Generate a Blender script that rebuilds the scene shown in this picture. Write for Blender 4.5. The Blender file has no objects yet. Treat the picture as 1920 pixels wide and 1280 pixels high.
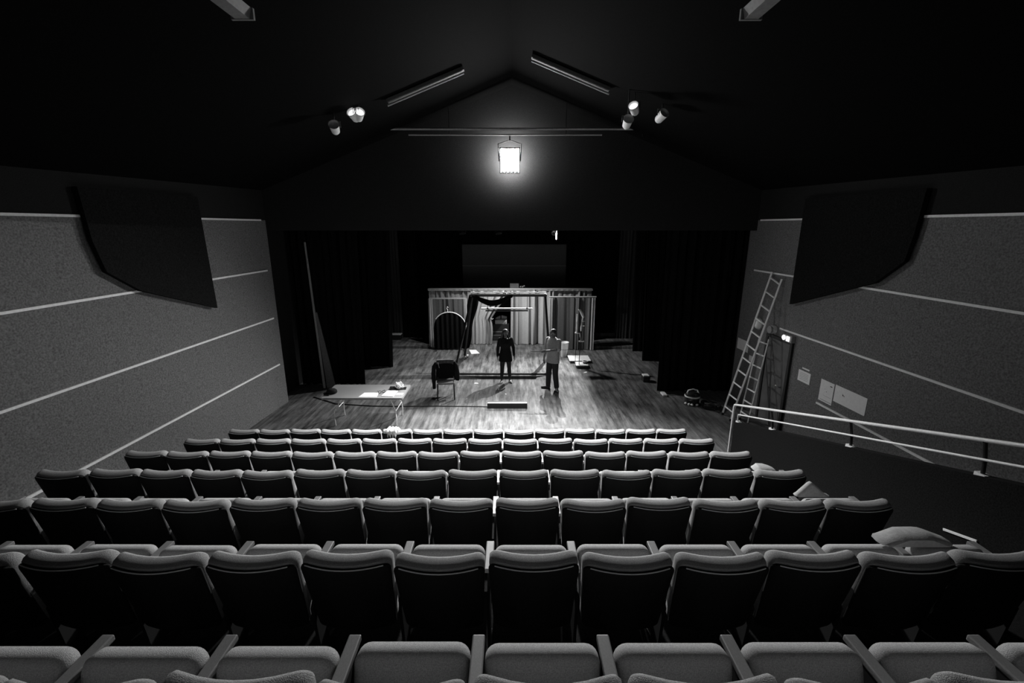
import bpy, bmesh, math, random
from mathutils import Vector, Matrix, Euler

random.seed(7)
SC = bpy.context.scene
COL = SC.collection
PI = math.pi
V = Vector

# ------------------------------------------------------------------ camera
cam_d = bpy.data.cameras.new('camera')
cam_d.sensor_width = 36.0
cam_d.lens = 850.0 * 36.0 / 1920.0
cam_d.clip_end = 100
cam = bpy.data.objects.new('camera', cam_d)
cam.location = (0, 0, 4.5)
cam.rotation_euler = (math.radians(90 - 14.2), 0, 0)
COL.objects.link(cam)
SC.camera = cam

# ------------------------------------------------------------------ world, exposure
w = bpy.data.worlds.new('world')
SC.world = w
w.use_nodes = True
w.node_tree.nodes['Background'].inputs[0].default_value = (1, 1, 1, 1)
w.node_tree.nodes['Background'].inputs[1].default_value = 0.006
SC.view_settings.view_transform = 'Standard'
SC.view_settings.look = 'None'
SC.view_settings.exposure = 0.0
SC.view_settings.gamma = 1.0
SC.view_settings.use_curve_mapping = False

FLOOD_STRENGTH = 195.0
FLOOD_WATTS = 6800.0
BAR_WATTS = 520.0


# ------------------------------------------------------------------ materials
def mat(name, v, rough=0.6, var=0.0, scale=20.0, stretch=(1, 1, 1), bump=0.0, bscale=60.0, metal=0.0, spec=0.5, sheen=0.0):
    m = bpy.data.materials.new(name)
    m.use_nodes = True
    nt = m.node_tree
    b = nt.nodes['Principled BSDF']
    b.inputs['Base Color'].default_value = (v, v, v, 1)
    b.inputs['Roughness'].default_value = rough
    b.inputs['Metallic'].default_value = metal
    b.inputs['Specular IOR Level'].default_value = spec
    if sheen:
        b.inputs['Sheen Weight'].default_value = sheen
        b.inputs['Sheen Roughness'].default_value = 0.5
    tc = nt.nodes.new('ShaderNodeTexCoord')
    mp = nt.nodes.new('ShaderNodeMapping')
    mp.inputs['Scale'].default_value = stretch
    nt.links.new(tc.outputs['Object'], mp.inputs['Vector'])
    if var:
        n = nt.nodes.new('ShaderNodeTexNoise')
        n.inputs['Scale'].default_value = scale
        n.inputs['Detail'].default_value = 4
        nt.links.new(mp.outputs[0], n.inputs['Vector'])
        r = nt.nodes.new('ShaderNodeMapRange')
        r.inputs['From Min'].default_value = 0.25
        r.inputs['From Max'].default_value = 0.75
        r.inputs['To Min'].default_value = max(0.0, v * (1 - var))
        r.inputs['To Max'].default_value = v * (1 + var)
        nt.links.new(n.outputs['Fac'], r.inputs['Value'])
        nt.links.new(r.outputs[0], b.inputs['Base Color'])
    if bump:
        n2 = nt.nodes.new('ShaderNodeTexNoise')
        n2.inputs['Scale'].default_value = bscale
        n2.inputs['Detail'].default_value = 3
        nt.links.new(mp.outputs[0], n2.inputs['Vector'])
        bp = nt.nodes.new('ShaderNodeBump')
        bp.inputs['Strength'].default_value = bump
        bp.inputs['Distance'].default_value = 0.01
        nt.links.new(n2.outputs['Fac'], bp.inputs['Height'])
        nt.links.new(bp.outputs[0], b.inputs['Normal'])
    return m


def emit_mat(name, v, strength):
    m = bpy.data.materials.new(name)
    m.use_nodes = True
    nt = m.node_tree
    b = nt.nodes['Principled BSDF']
    b.inputs['Base Color'].default_value = (v, v, v, 1)
    b.inputs['Emission Color'].default_value = (1, 1, 1, 1)
    b.inputs['Emission Strength'].default_value = strength
    return m


def math_node(nt, op, a=None, b=None):
    n = nt.nodes.new('ShaderNodeMath')
    n.operation = op
    for i, x in enumerate((a, b)):
        if x is None:
            continue
        if isinstance(x, (int, float)):
            n.inputs[i].default_value = x
        else:
            nt.links.new(x, n.inputs[i])
    return n.outputs[0]


def stage_floor_mat():
    """worn boards running up and down stage, scuffed and streaked"""
    m = bpy.data.materials.new('worn_stage_boards')
    m.use_nodes = True
    nt = m.node_tree
    b = nt.nodes['Principled BSDF']
    tc = nt.nodes.new('ShaderNodeTexCoord')
    sx = nt.nodes.new('ShaderNodeSeparateXYZ')
    nt.links.new(tc.outputs['Object'], sx.inputs[0])
    px = math_node(nt, 'MULTIPLY', sx.outputs['X'], 1 / 0.115)
    cell = math_node(nt, 'FLOOR', px)
    frac = math_node(nt, 'FRACT', px)
    py = math_node(nt, 'MULTIPLY', sx.outputs['Y'], 1 / 2.4)
    offs = math_node(nt, 'MULTIPLY', cell, 0.37)
    celly = math_node(nt, 'FLOOR', math_node(nt, 'ADD', py, offs))
    cmb = nt.nodes.new('ShaderNodeCombineXYZ')
    nt.links.new(cell, cmb.inputs[0])
    nt.links.new(celly, cmb.inputs[1])
    wn = nt.nodes.new('ShaderNodeTexWhiteNoise')
    wn.noise_dimensions = '2D'
    nt.links.new(cmb.outputs[0], wn.inputs['Vector'])
    # streaks along the boards
    mp = nt.nodes.new('ShaderNodeMapping')
    mp.inputs['Scale'].default_value = (5.5, 0.7, 1)
    nt.links.new(tc.outputs['Object'], mp.inputs['Vector'])
    n1 = nt.nodes.new('ShaderNodeTexNoise')
    n1.inputs['Scale'].default_value = 1.6
    n1.inputs['Detail'].default_value = 8
    n1.inputs['Roughness'].default_value = 0.68
    nt.links.new(mp.outputs[0], n1.inputs['Vector'])
    # scuffs
    n2 = nt.nodes.new('ShaderNodeTexNoise')
    n2.inputs['Scale'].default_value = 1.1
    n2.inputs['Detail'].default_value = 9
    n2.inputs['Roughness'].default_value = 0.75
    nt.links.new(tc.outputs['Object'], n2.inputs['Vector'])
    a = nt.nodes.new('ShaderNodeMapRange')
    a.inputs['From Min'].default_value = 0.32
    a.inputs['From Max'].default_value = 0.72
    a.inputs['To Min'].default_value = 0.2
    a.inputs['To Max'].default_value = 1.85
    nt.links.new(n1.outputs['Fac'], a.inputs['Value'])
    c = nt.nodes.new('ShaderNodeMapRange')
    c.inputs['From Min'].default_value = 0.3
    c.inputs['From Max'].default_value = 0.7
    c.inputs['To Min'].default_value = 0.6
    c.inputs['To Max'].default_value = 1.4
    nt.links.new(n2.outputs['Fac'], c.inputs['Value'])
    pl = nt.nodes.new('ShaderNodeMapRange')
    pl.inputs['To Min'].default_value = 0.80
    pl.inputs['To Max'].default_value = 1.2
    nt.links.new(wn.outputs['Value'], pl.inputs['Value'])
    gap = math_node(nt, 'GREATER_THAN', frac, 0.035)
    gap = math_node(nt, 'ADD', math_node(nt, 'MULTIPLY', gap, 0.5), 0.5)
    v = math_node(nt, 'MULTIPLY', math_node(nt, 'MULTIPLY', a.outputs[0], c.outputs[0]),
                  math_node(nt, 'MULTIPLY', pl.outputs[0], gap))
    v = math_node(nt, 'MULTIPLY', v, 0.115)
    cc = nt.nodes.new('ShaderNodeCombineXYZ')
    for i in range(3):
        nt.links.new(v, cc.inputs[i])
    nt.links.new(cc.outputs[0], b.inputs['Base Color'])
    rr = nt.nodes.new('ShaderNodeMapRange')
    rr.inputs['To Min'].default_value = 0.42
    rr.inputs['To Max'].default_value = 0.7
    nt.links.new(n1.outputs['Fac'], rr.inputs['Value'])
    nt.links.new(rr.outputs[0], b.inputs['Roughness'])
    b.inputs['Specular IOR Level'].default_value = 0.16
    bp = nt.nodes.new('ShaderNodeBump')
    bp.inputs['Strength'].default_value = 0.25
    bp.inputs['Distance'].default_value = 0.004
    nt.links.new(v, bp.inputs['Height'])
    nt.links.new(bp.outputs[0], b.inputs['Normal'])
    return m


M = {
    'stage': stage_floor_mat(),
    'wall': mat('grey_painted_boards', 0.155, 0.75, 0.5, 42, bump=0.3, bscale=60, spec=0.2),
    'wall_black': mat('black_painted_wall', 0.022, 0.9, 0.4, 120, spec=0.03),
    'ceiling': mat('black_ceiling_paint', 0.006, 0.9, 0.4, 60, spec=0.02),
    'carpet': mat('dark_carpet', 0.009, 0.95, 0.8, 70, spec=0.1),
    'velvet': mat('black_velvet', 0.006, 0.95, 0.5, 40, spec=0.03),
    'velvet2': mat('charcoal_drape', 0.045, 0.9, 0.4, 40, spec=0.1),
    'panel': mat('charcoal_slab', 0.01, 0.95, 0.7, 42, spec=0.1),
    'batten': mat('pale_wood_batten', 0.9, 0.5, 0.1, 30),
    'fabric': mat('grey_wool_upholstery', 0.36, 0.95, 0.35, 220, bump=0.4, bscale=260, spec=0.15),
    'shell': mat('black_plastic_shell', 0.016, 0.7, 0.3, 200, spec=0.2),
    'piping': mat('pale_piping', 0.85, 0.4),
    'arm': mat('grey_wood_armrest', 0.20, 0.5, 0.3, 120, stretch=(8, 1, 1)),
    'steel_dark': mat('black_steel', 0.02, 0.45, 0.2, 40),
    'chrome': mat('worn_chrome', 0.6, 0.25, 0.15, 50, metal=1.0),
    'alu': mat('brushed_aluminium', 0.85, 0.45, 0.1, 80),
    'rail': mat('pale_painted_rail', 0.88, 0.4, 0.1, 50),
    'paper': mat('white_paper', 0.82, 0.8, 0.05, 25),
    'ink': mat('black_ink', 0.05, 0.8),
    'white': mat('white_paint', 0.78, 0.5, 0.12, 15),
    'cloth': mat('pale_grey_cloth', 0.42, 0.9, 0.15, 40, bump=0.2, bscale=120, spec=0.15),
    'cloth_mid': mat('mid_grey_cloth', 0.15, 0.9, 0.2, 40, bump=0.2, bscale=120, spec=0.15),
    'cloth_dark': mat('dark_grey_cloth', 0.10, 0.9, 0.2, 40, spec=0.1),
    'black_cloth': mat('black_cloth', 0.012, 0.9, 0.3, 40, spec=0.15),
    'table': mat('grey_plastic_top', 0.26, 0.5, 0.12, 160),
    'skin': mat('skin', 0.13, 0.55, 0.1, 30),
    'hair': mat('dark_hair', 0.03, 0.5, 0.4, 60, stretch=(1, 1, 0.1)),
    'shirt': mat('pale_shirt', 0.30, 0.85, 0.15, 25, bump=0.2, bscale=60),
    'trouser': mat('dark_trousers', 0.02, 0.85, 0.2, 40),
    'shoe': mat('pale_shoe_leather', 0.5, 0.5, 0.1, 40),
    'shoe_dark': mat('dark_shoe_leather', 0.05, 0.3, 0.1, 40),
    'rubber': mat('black_rubber', 0.02, 0.6),
    'gloss': mat('glossy_black_plastic', 0.02, 0.12),
    'eye': mat('eye', 0.6, 0.2),
    'flood': emit_mat('floodlight_glass', 0.9, FLOOD_STRENGTH),
    'flood_glow': emit_mat('floodlight_rear_glow', 0.7, 110.0),
    'glass_lamp': emit_mat('lit_lens', 0.8, 1.2),
    'screen': mat('grey_back_panel', 0.12, 0.8, 0.25, 60),
    'grey': mat('mid_grey_paint', 0.3, 0.6, 0.15, 30),
    'tray_grey': mat('plain_grey_housing', 0.10, 0.7, 0.2, 30),  # even dark grey for the tube fitting trays
    'door': mat('grey_door_paint', 0.12, 0.45, 0.3, 4),
}


# ------------------------------------------------------------------ helpers
def obj(name, bm, m, parent=None, smooth=False, loc=None, rot=None):
    me = bpy.data.meshes.new(name)
    bmesh.ops.recalc_face_normals(bm, faces=bm.faces[:])
    bm.to_mesh(me)
    bm.free()
    me.materials.append(M[m] if isinstance(m, str) else m)
    if smooth:
        for p in me.polygons:
            p.use_smooth = True
        try:
            me.set_sharp_from_angle(angle=math.radians(45))
        except Exception:
            pass
    o = bpy.data.objects.new(name, me)
    COL.objects.link(o)
    if parent is not None:
        o.parent = parent
    if loc is not None:
        o.location = loc
    if rot is not None:
        o.rotation_euler = rot
    return o


def tag(o, label, cat, group=None):
    o['label'] = label
    o['category'] = cat
    if group:
        o['group'] = group
    return o


def thing(name, label, cat, loc=(0, 0, 0), rotz=0.0, group=None):
    o = bpy.data.objects.new(name, None)
    o.empty_display_size = 0.1
    COL.objects.link(o)
    o.location = loc
    o.rotation_euler = (0, 0, rotz)
    return tag(o, label, cat, group)


def struct(name, bm, m, parent=None, smooth=False):
    o = obj(name, bm, m, parent, smooth)
    if parent is None:
        o['kind'] = 'structure'
    return o


def B():
    return bmesh.new()


def box(bm, x0, x1, y0, y1, z0, z1, bev=0.0, mtx=None):
    r = bmesh.ops.create_cube(bm, size=1.0)
    vs = r['verts']
    for v in vs:
        v.co = V((x0 + (v.co.x + .5) * (x1 - x0), y0 + (v.co.y + .5) * (y1 - y0), z0 + (v.co.z + .5) * (z1 - z0)))
    if bev:
        es = list({e for v in vs for e in v.link_edges})
        r2 = bmesh.ops.bevel(bm, geom=es, offset=bev, segments=2, affect='EDGES', profile=0.5)
        vs = list({v for f in r2['faces'] for v in f.verts} | {v for v in vs if v.is_valid})
    if mtx is not None:
        bmesh.ops.transform(bm, matrix=mtx, verts=[v for v in vs if v.is_valid])
    return bm


def frame_axes(d):
    d = d.normalized()
    up = V((0, 0, 1)) if abs(d.z) < 0.95 else V((1, 0, 0))
    a = d.cross(up).normalized()
    return a, d.cross(a).normalized()


def tube(bm, pts, r, n=8, closed=False):
    """swept pipe through pts; r a number or one per point"""
    pts = [V(p) for p in pts]
    k = len(pts)
    rs = r if isinstance(r, (list, tuple)) else [r] * k
    rings = []
    a_prev = None
    for i, p in enumerate(pts):
        if closed:
            d = pts[(i + 1) % k] - pts[i - 1]
        else:
            d = pts[min(i + 1, k - 1)] - pts[max(i - 1, 0)]
        d.normalize()
        if a_prev is None:
            a, b = frame_axes(d)
        else:
            a = (a_prev - d * a_prev.dot(d)).normalized()
            b = d.cross(a)
        a_prev = a
        rings.append([bm.verts.new(p + (a * math.cos(2 * PI * j / n) + b * math.sin(2 * PI * j / n)) * rs[i]) for j in range(n)])
    m_ = k if closed else k - 1
    for i in range(m_):
        A, Bq = rings[i], rings[(i + 1) % k]
        for j in range(n):
            bm.faces.new((A[j], A[(j + 1) % n], Bq[(j + 1) % n], Bq[j]))
    if not closed:
        bm.faces.new(rings[0][::-1])
        bm.faces.new(rings[-1])
    return bm


def lathe(bm, prof, n=24, c=(0, 0, 0), mtx=None):
    """prof: (r, z) list, closed at both ends"""
    rings = []
    new = []
    for r, z in prof:
        if r < 1e-5:
            ring = [bm.verts.new((c[0], c[1], c[2] + z))]
        else:
            ring = [bm.verts.new((c[0] + r * math.cos(2 * PI * j / n), c[1] + r * math.sin(2 * PI * j / n), c[2] + z)) for j in range(n)]
        rings.append(ring)
        new += ring
    for A, Bq in zip(rings, rings[1:]):
        for j in range(n):
            q = [A[j % len(A)], A[(j + 1) % len(A)], Bq[(j + 1) % len(Bq)], Bq[j % len(Bq)]]
            u = []
            for v in q:
                if v not in u:
                    u.append(v)
            if len(u) >= 3:
                bm.faces.new(u)
    for R_, rev in ((rings[0], True), (rings[-1], False)):
        if len(R_) > 2:
            bm.faces.new(R_[::-1] if rev else R_)
    if mtx is not None:
        bmesh.ops.transform(bm, matrix=mtx, verts=new)
    return bm


def prism(bm, poly, lo, hi, axis='y'):
    """extrude a 2-D polygon; axis y: poly in xz, axis x: poly in yz, axis z: poly in xy"""
    def P(a, b, t):
        return {'y': (a, t, b), 'x': (t, a, b), 'z': (a, b, t)}[axis]
    A = [bm.verts.new(P(a, b, lo)) for a, b in poly]
    Bq = [bm.verts.new(P(a, b, hi)) for a, b in poly]
    k = len(poly)
    bm.faces.new(A)
    bm.faces.new(Bq[::-1])
    for i in range(k):
        bm.faces.new((A[i], Bq[i], Bq[(i + 1) % k], A[(i + 1) % k]))
    return bm


def rounded_rect(w0, w1, h, r, seg=5):
    """outline (x, z), bottom width w0, top width w1, height h, top corners radius r, bottom r*.6"""
    out = []
    for cx, cz, rr, a0, half in ((1, 1, r, 0, w1 / 2), (-1, 1, r, PI / 2, w1 / 2), (-1, 0, r * .6, PI, w0 / 2), (1, 0, r * .6, 1.5 * PI, w0 / 2)):
        for i in range(seg + 1):
            a = a0 + (PI / 2) * i / seg
            x = cx * (half - rr) + rr * math.cos(a)
            z = (h - rr if cz else rr) + rr * math.sin(a)
            out.append((x, z))
    return out


def pad(bm, outline, prof, cuts=6, bend=0.0, width=0.5):
    """cushion: outline (x,z) swept through prof of (inset, y); cap ends; then bent in plan"""
    cx = 0.0
    cz = sum(p[1] for p in outline) / len(outline)
    hx = max(abs(p[0]) for p in outline)
    hz = max(abs(p[1] - cz) for p in outline)
    rings = []
    for ins, y in prof:
        rings.append([bm.verts.new((x * (1 - ins / hx), y, cz + (z - cz) * (1 - ins / hz))) for x, z in outline])
    k = len(outline)
    for A, Bq in zip(rings, rings[1:]):
        for j in range(k):
            bm.faces.new((A[j], A[(j + 1) % k], Bq[(j + 1) % k], Bq[j]))
    bm.faces.new(rings[0][::-1])
    bm.faces.new(rings[-1])
    for i in range(1, cuts):
        x = -hx + 2 * hx * i / cuts
        bmesh.ops.bisect_plane(bm, geom=bm.verts[:] + bm.edges[:] + bm.faces[:], plane_co=(x, 0, 0), plane_no=(1, 0, 0))
    if bend:
        for v in bm.verts:
            u = v.co.x / (width / 2)
            v.co.y -= bend * (1 - u * u)
    return bm


def drape(name, m, x0, x1, y, z0, z1, folds, amp, parent=None, lean_l=0.0, lean_r=0.0, nx=None, nz=14, xf=None, seed=1, thick=0.008, sag=0.0, gather=0.0):
    """hanging pleated cloth, a thin closed sheet. xf(u, t) may remap to x; t=0 bottom, 1 top"""
    rnd = random.Random(seed)
    ph = [rnd.uniform(0, 2 * PI) for _ in range(4)]
    nx = nx or max(12, int(folds * 8))
    bm = B()
    rows = []
    for i in range(nz + 1):
        t = i / nz
        row = []
        for j in range(nx + 1):
            u = j / nx
            x = xf(u, t) if xf else (x0 + lean_l * t) + ((x1 + lean_r * t) - (x0 + lean_l * t)) * u
            a = amp * (0.55 + 0.45 * math.sin(2 * PI * u * 1.7 + ph[2])) * (1.0 + gather * (1 - t))
            s = math.sin(2 * PI * folds * u + ph[0] + 0.9 * math.sin(2 * PI * u * 2.3 + ph[1]))
            s2 = math.sin(2 * PI * folds * 2.1 * u + ph[3] + t * 1.5)
            yy = y + a * (s + 0.35 * s2)
            z = z0 + (z1 - z0) * t - sag * math.sin(PI * u) * t
            row.append(bm.verts.new((x, yy, z)))
        rows.append(row)
    for A, Bq in zip(rows, rows[1:]):
        for j in range(nx):
            bm.faces.new((A[j], A[j + 1], Bq[j + 1], Bq[j]))
    bmesh.ops.recalc_face_normals(bm, faces=bm.faces[:])
    bmesh.ops.solidify(bm, geom=bm.faces[:], thickness=thick)
    return obj(name, bm, m, parent, smooth=True)


def copy_tree(src, loc, rotz=None):
    r = src.copy()
    COL.objects.link(r)
    r.location = loc
    if rotz is not None:
        r.rotation_euler = (0, 0, rotz)
    for ch in src.children:
        c = ch.copy()
        COL.objects.link(c)
        c.parent = r
        for g in ch.children:
            d = g.copy()
            COL.objects.link(d)
            d.parent = c
    return r


def wall_x(y):
    return 6.588 - 0.057 * y


WYAW = math.atan(0.057)      # the side walls close in toward the stage


def ceil_z(x):
    return 7.6 - 0.38 * abs(x)


# ------------------------------------------------------------------ the hall
def slab_on_wall(bm, s, y0, y1, z0, z1, off0, off1):
    """box lying along a side wall, from off0 to off1 metres into the room"""
    vs = []
    for y in (y0, y1):
        for z in (z0, z1):
            for off in (off0, off1):
                vs.append(bm.verts.new((s * (wall_x(y) - off), y, z)))
    idx = ((0, 1, 3, 2), (4, 6, 7, 5), (0, 4, 5, 1), (2, 3, 7, 6), (0, 2, 6, 4), (1, 5, 7, 3))
    for f in idx:
        bm.faces.new([vs[i] for i in f])
    return bm


BACK = -2.6
bm = B()
box(bm, -7.2, 7.2, 7.95, 21.3, -0.2, 0.0)
struct('floor', bm, 'stage')
bm = B()
box(bm, -7.2, 7.2, BACK, 7.95, -0.2, -0.001)
struct('floor_auditorium', bm, 'carpet')

for s, nm, yend in ((-1, 'left', 11.3), (1, 'right', 11.6)):
    bm = B()
    slab_on_wall(bm, s, BACK, yend, 0.0, 4.65, -0.2, 0.0)
    struct('wall_' + nm, bm, 'wall')
    bm = B()
    slab_on_wall(bm, s, BACK, yend, 4.65, 5.6, -0.2, 0.0)
    struct('wall_upper_' + nm, bm, 'wall_black')
    for k, z in enumerate((1.09, 2.29, 3.47, 4.65)):
        bm = B()
        ye = yend - 0.2 if s < 0 else (8.5, 9.93, 11.2, 11.2)[k]
        slab_on_wall(bm, s, BACK, ye, z - 0.018, z + 0.018, -0.005, 0.022)
        struct('trim_%d' % (k + 1 + (4 if s > 0 else 0)), bm, 'batten')

# proscenium: header and the black returns beside the stage
bm = B()
hp = [(-6.4, 4.41), (6.4, 4.41), (6.4, 5.5), (0, 7.9), (-6.4, 5.5)]
prism(bm, hp, 11.32, 11.47)
struct('wall_header', bm, 'wall_black')
bm = B()
box(bm, -6.6, 6.6, 21.0, 21.2, 0, 6.4)
struct('wall_back', bm, 'wall_black')
for s, nm in ((-1, 'stage_left'), (1, 'stage_right')):
    bm = B()
    box(bm, min(s * 6.25, s * 6.45), max(s * 6.25, s * 6.45), 11.62, 21.0, 0, 6.4)
    struct('wall_' + nm, bm, 'wall_black')
bm = B()
box(bm, -6.5, 6.5, 11.47, 21.2, 6.4, 6.55)
struct('ceiling_stage', bm, 'ceiling')
for s, nm in ((-1, 'left'), (1, 'right')):
    bm = B()
    prism(bm, [(0, 7.6), (s * 6.9, ceil_z(6.9)), (s * 6.9, ceil_z(6.9) + .12), (0, 7.72)], BACK, 11.32)
    struct('ceiling_' + nm, bm, 'ceiling')

# raked seating tiers
ROW_D = [7.63 - 1.067 * i for i in range(8)]
ROW_Z = [0.34 * i for i in range(8)]
TX0, TX1 = -6.0, 4.46
for i in range(1, 8):
    y1 = ROW_D[i] + 0.70
    y0 = ROW_D[i] - 0.367 if i < 7 else BACK
    bm = B()
    xl0, xl1 = -wall_x(y0), -wall_x(y1)
    poly = [(xl0, y0), (TX1, y0), (TX1, y1), (xl1, y1)]
    prism(bm, poly, 0.0, ROW_Z[i], 'z')
    struct('floor_tier_%d' % i, bm, 'carpet')


def par_z(y):
    return 0.69 + 0.328 * (8.45 - y)


bm = B()
prism(bm, [(8.45, 0), (8.45, par_z(8.45)), (BACK, par_z(BACK)), (BACK, 0)], 4.47, 4.60, 'x')
struct('wall_parapet', bm, 'carpet')

# thin dark slabs standing in for the sloping dark shapes on both side walls
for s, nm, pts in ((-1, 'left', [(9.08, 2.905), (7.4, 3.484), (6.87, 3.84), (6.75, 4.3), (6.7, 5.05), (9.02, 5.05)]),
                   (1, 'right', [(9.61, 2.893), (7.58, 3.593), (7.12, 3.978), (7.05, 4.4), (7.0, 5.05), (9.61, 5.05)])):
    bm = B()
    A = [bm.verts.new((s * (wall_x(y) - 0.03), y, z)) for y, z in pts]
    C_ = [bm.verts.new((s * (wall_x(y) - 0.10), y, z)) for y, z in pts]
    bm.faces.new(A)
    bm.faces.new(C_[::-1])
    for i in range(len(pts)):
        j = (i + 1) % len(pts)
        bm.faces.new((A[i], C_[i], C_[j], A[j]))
    o = obj('dark_wall_slab', bm, 'panel')
    tag(o, 'dark sloping shape high on the %s side wall across its pale battens' % nm, 'wall panel', 'dark wall shapes')

# door in the right wall
DY0, DY1 = 9.47, 10.25
bm = B()
slab_on_wall(bm, 1, DY0, DY1, 0.0, 2.03, 0.0, 0.03)
door = struct('door_1', bm, 'door')
bm = B()
slab_on_wall(bm, 1, DY0 - 0.07, DY0, 0.0, 2.10, 0.0, 0.05)
slab_on_wall(bm, 1, DY1, DY1 + 0.07, 0.0, 2.10, 0.0, 0.05)
slab_on_wall(bm, 1, DY0, DY1, 2.03, 2.10, 0.0, 0.05)
obj('door_frame', bm, 'steel_dark', door)
bm = B()
hx = wall_x(9.58) - 0.075
tube(bm, [(hx + .045, 9.58, 1.02), (hx, 9.58, 1.02), (hx - .004, 9.70, 1.02)], 0.011)
obj('door_handle', bm, 'chrome', door, smooth=True)


# ------------------------------------------------------------------ theatre seats
SW = 0.56


def seat_parts():
    parts = {}
    # local frame: origin on the floor under the top of the back, sitter looks +y
    tilt = Matrix.Translation((0, 0.135, 0.33)) @ Matrix.Rotation(math.radians(13), 4, 'X')
    bm = B()
    pad(bm, rounded_rect(0.49, 0.535, 0.585, 0.055), [(0.030, 0.075), (0.010, 0.068), (0.0, 0.05), (0.0, 0.0), (0.006, -0.018)], 8, 0.05, 0.535)
    bmesh.ops.transform(bm, matrix=tilt, verts=bm.verts[:])
    parts['backrest'] = (bm, 'fabric')
    bm = B()
    pad(bm, rounded_rect(0.495, 0.54, 0.560, 0.045), [(0.004, -0.018), (0.0, -0.024), (0.0, -0.036), (0.006, -0.042)], 8, 0.05, 0.535)
    bmesh.ops.transform(bm, matrix=tilt, verts=bm.verts[:])
    parts['back_shell'] = (bm, 'shell')
    bm = B()
    pts = []
    for i in range(13):
        u = -1 + 2 * i / 12
        x = u * 0.232
        pts.append(tilt @ V((x, -0.038 - 0.05 * (1 - (x / 0.2675) ** 2), 0.563)))
    tube(bm, pts, 0.004, 6)
    parts['piping'] = (bm, 'piping')
    bm = B()
    tl = Matrix.Translation((0, 0.24, 0.37)) @ Matrix.Rotation(math.radians(-19), 4, 'X')
    pad(bm, rounded_rect(0.48, 0.495, 0.345, 0.06), [(0.035, -0.055), (0.012, -0.048), (0.0, -0.028), (0.0, 0.03), (0.015, 0.05)], 6, 0.0)
    bmesh.ops.transform(bm, matrix=tl, verts=bm.verts[:])
    parts['seat_cushion'] = (bm, 'fabric')
    return parts


def arm_bm(x):
    bm = B()
    box(bm, x - 0.028, x + 0.028, 0.165, 0.44, 0.640, 0.670, 0.006)
    return bm


def stand_bm(x):
    bm = B()
    prism(bm, [(0.02, 0.0), (0.34, 0.0), (0.34, 0.025), (0.24, 0.06), (0.24, 0.45), (0.38, 0.62), (0.38, 0.640), (0.17, 0.640), (0.17, 0.55), (0.08, 0.45), (0.12, 0.06), (0.02, 0.025)], x - 0.010, x + 0.010, 'x')
    return bm


proto = {}
SP = seat_parts()
proto_root = thing('theatre_seat', '', 'seat')
po = {}
for k in ('backrest', 'back_shell', 'seat_cushion'):
    po[k] = obj(k, SP[k][0], SP[k][1], proto_root, smooth=True)
po['piping'] = obj('piping', SP['piping'][0], SP['piping'][1], po['back_shell'], smooth=True)
obj('armrest', arm_bm(-SW / 2), 'arm', proto_root)
obj('side_frame', stand_bm(-SW / 2), 'shell', proto_root)

ORD = ['', 'first', 'second', 'third', 'fourth', 'fifth', 'sixth', 'seventh', 'eighth', 'ninth', 'tenth', 'eleventh', 'twelfth', 'thirteenth', 'fourteenth', 'fifteenth']
CNT = ['', 'one', 'two', 'three', 'four', 'five', 'six', 'seven', 'eight', 'nine', 'ten', 'eleven', 'twelve']
ROWN = ['the front row nearest the stage', 'the second row from the stage', 'the third row from the stage', 'the fourth row from the stage',
        'the fifth row from the stage', 'the sixth row from the stage', 'the nearest row']
X_RIGHT = 3.21
P0 = math.radians(14.2)


def proj(x, y, z):
    dz = z - 4.5
    zc = y * math.cos(P0) - dz * math.sin(P0)
    yc = -dz * math.cos(P0) - y * math.sin(P0)
    return 960 + 850 * x / zc, 640 + 850 * yc / zc


row_ends = []
used = False
rnd = random.Random(3)
for r in range(7):
    seats = []
    for c in range(15):
        x = X_RIGHT - SW * (c + 0.5)
        a = proj(x - 0.27, ROW_D[r] + (0 if r < 6 else .38), ROW_Z[r] + (.9 if r < 6 else .68))[0]
        b = proj(x + 0.27, ROW_D[r] + (0 if r < 6 else .38), ROW_Z[r] + (.9 if r < 6 else .68))[0]
        if b > 15 and a < 1905:
            seats.append((c, x))
    for c, x in seats:
        loc = (x, ROW_D[r], ROW_Z[r])
        if not used:
            s = proto_root
            s.location = loc
            used = True
        else:
            s = copy_tree(proto_root, loc)
        if r == 6:      # the last seats of this row are outside the picture: count from the one under the lamp
            k = 5 - c
            lab = ('grey theatre seat in %s, ' % ROWN[r]) + ('straight below the floodlight' if k == 0 else '%s %s of the floodlight line' % (CNT[abs(k)], 'right' if k > 0 else 'left'))
        else:
            lab = ('grey theatre seat, %s from the right end of %s' % (ORD[c + 1], ROWN[r])) if c else 'grey theatre seat at the right aisle end of ' + ROWN[r]
        if c == 0:
            row_ends.append(s)
        tag(s, lab, 'seat', 'theatre seats in seven raked rows')
        dt = rnd.uniform(-0.022, 0.022)
        s.location.z += 0.0
        for ch in s.children:
            if ch.name.split('.')[0] in ('backrest', 'back_shell'):
                ch.rotation_euler = (dt, rnd.uniform(-0.006, 0.006) if False else 0, 0)
            if ch.name.split('.')[0] == 'seat_cushion':
                q = rnd.uniform(-0.03, 0.05)
                ch.rotation_euler = (q, 0, 0)


for s in row_ends:      # the aisle seat closes the row with an arm on its right too
    obj('armrest', arm_bm(SW / 2), 'arm', s)
    obj('side_frame', stand_bm(SW / 2), 'shell', s)

# ------------------------------------------------------------------ overhead: floodlight, bar, fittings
fl = thing('floodlight', 'bright square floodlight hanging in front of the black wall above the stage opening', 'floodlight', (-0.05, 10.83, 5.93))
TILT = math.radians(14)
bm = B()
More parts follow.
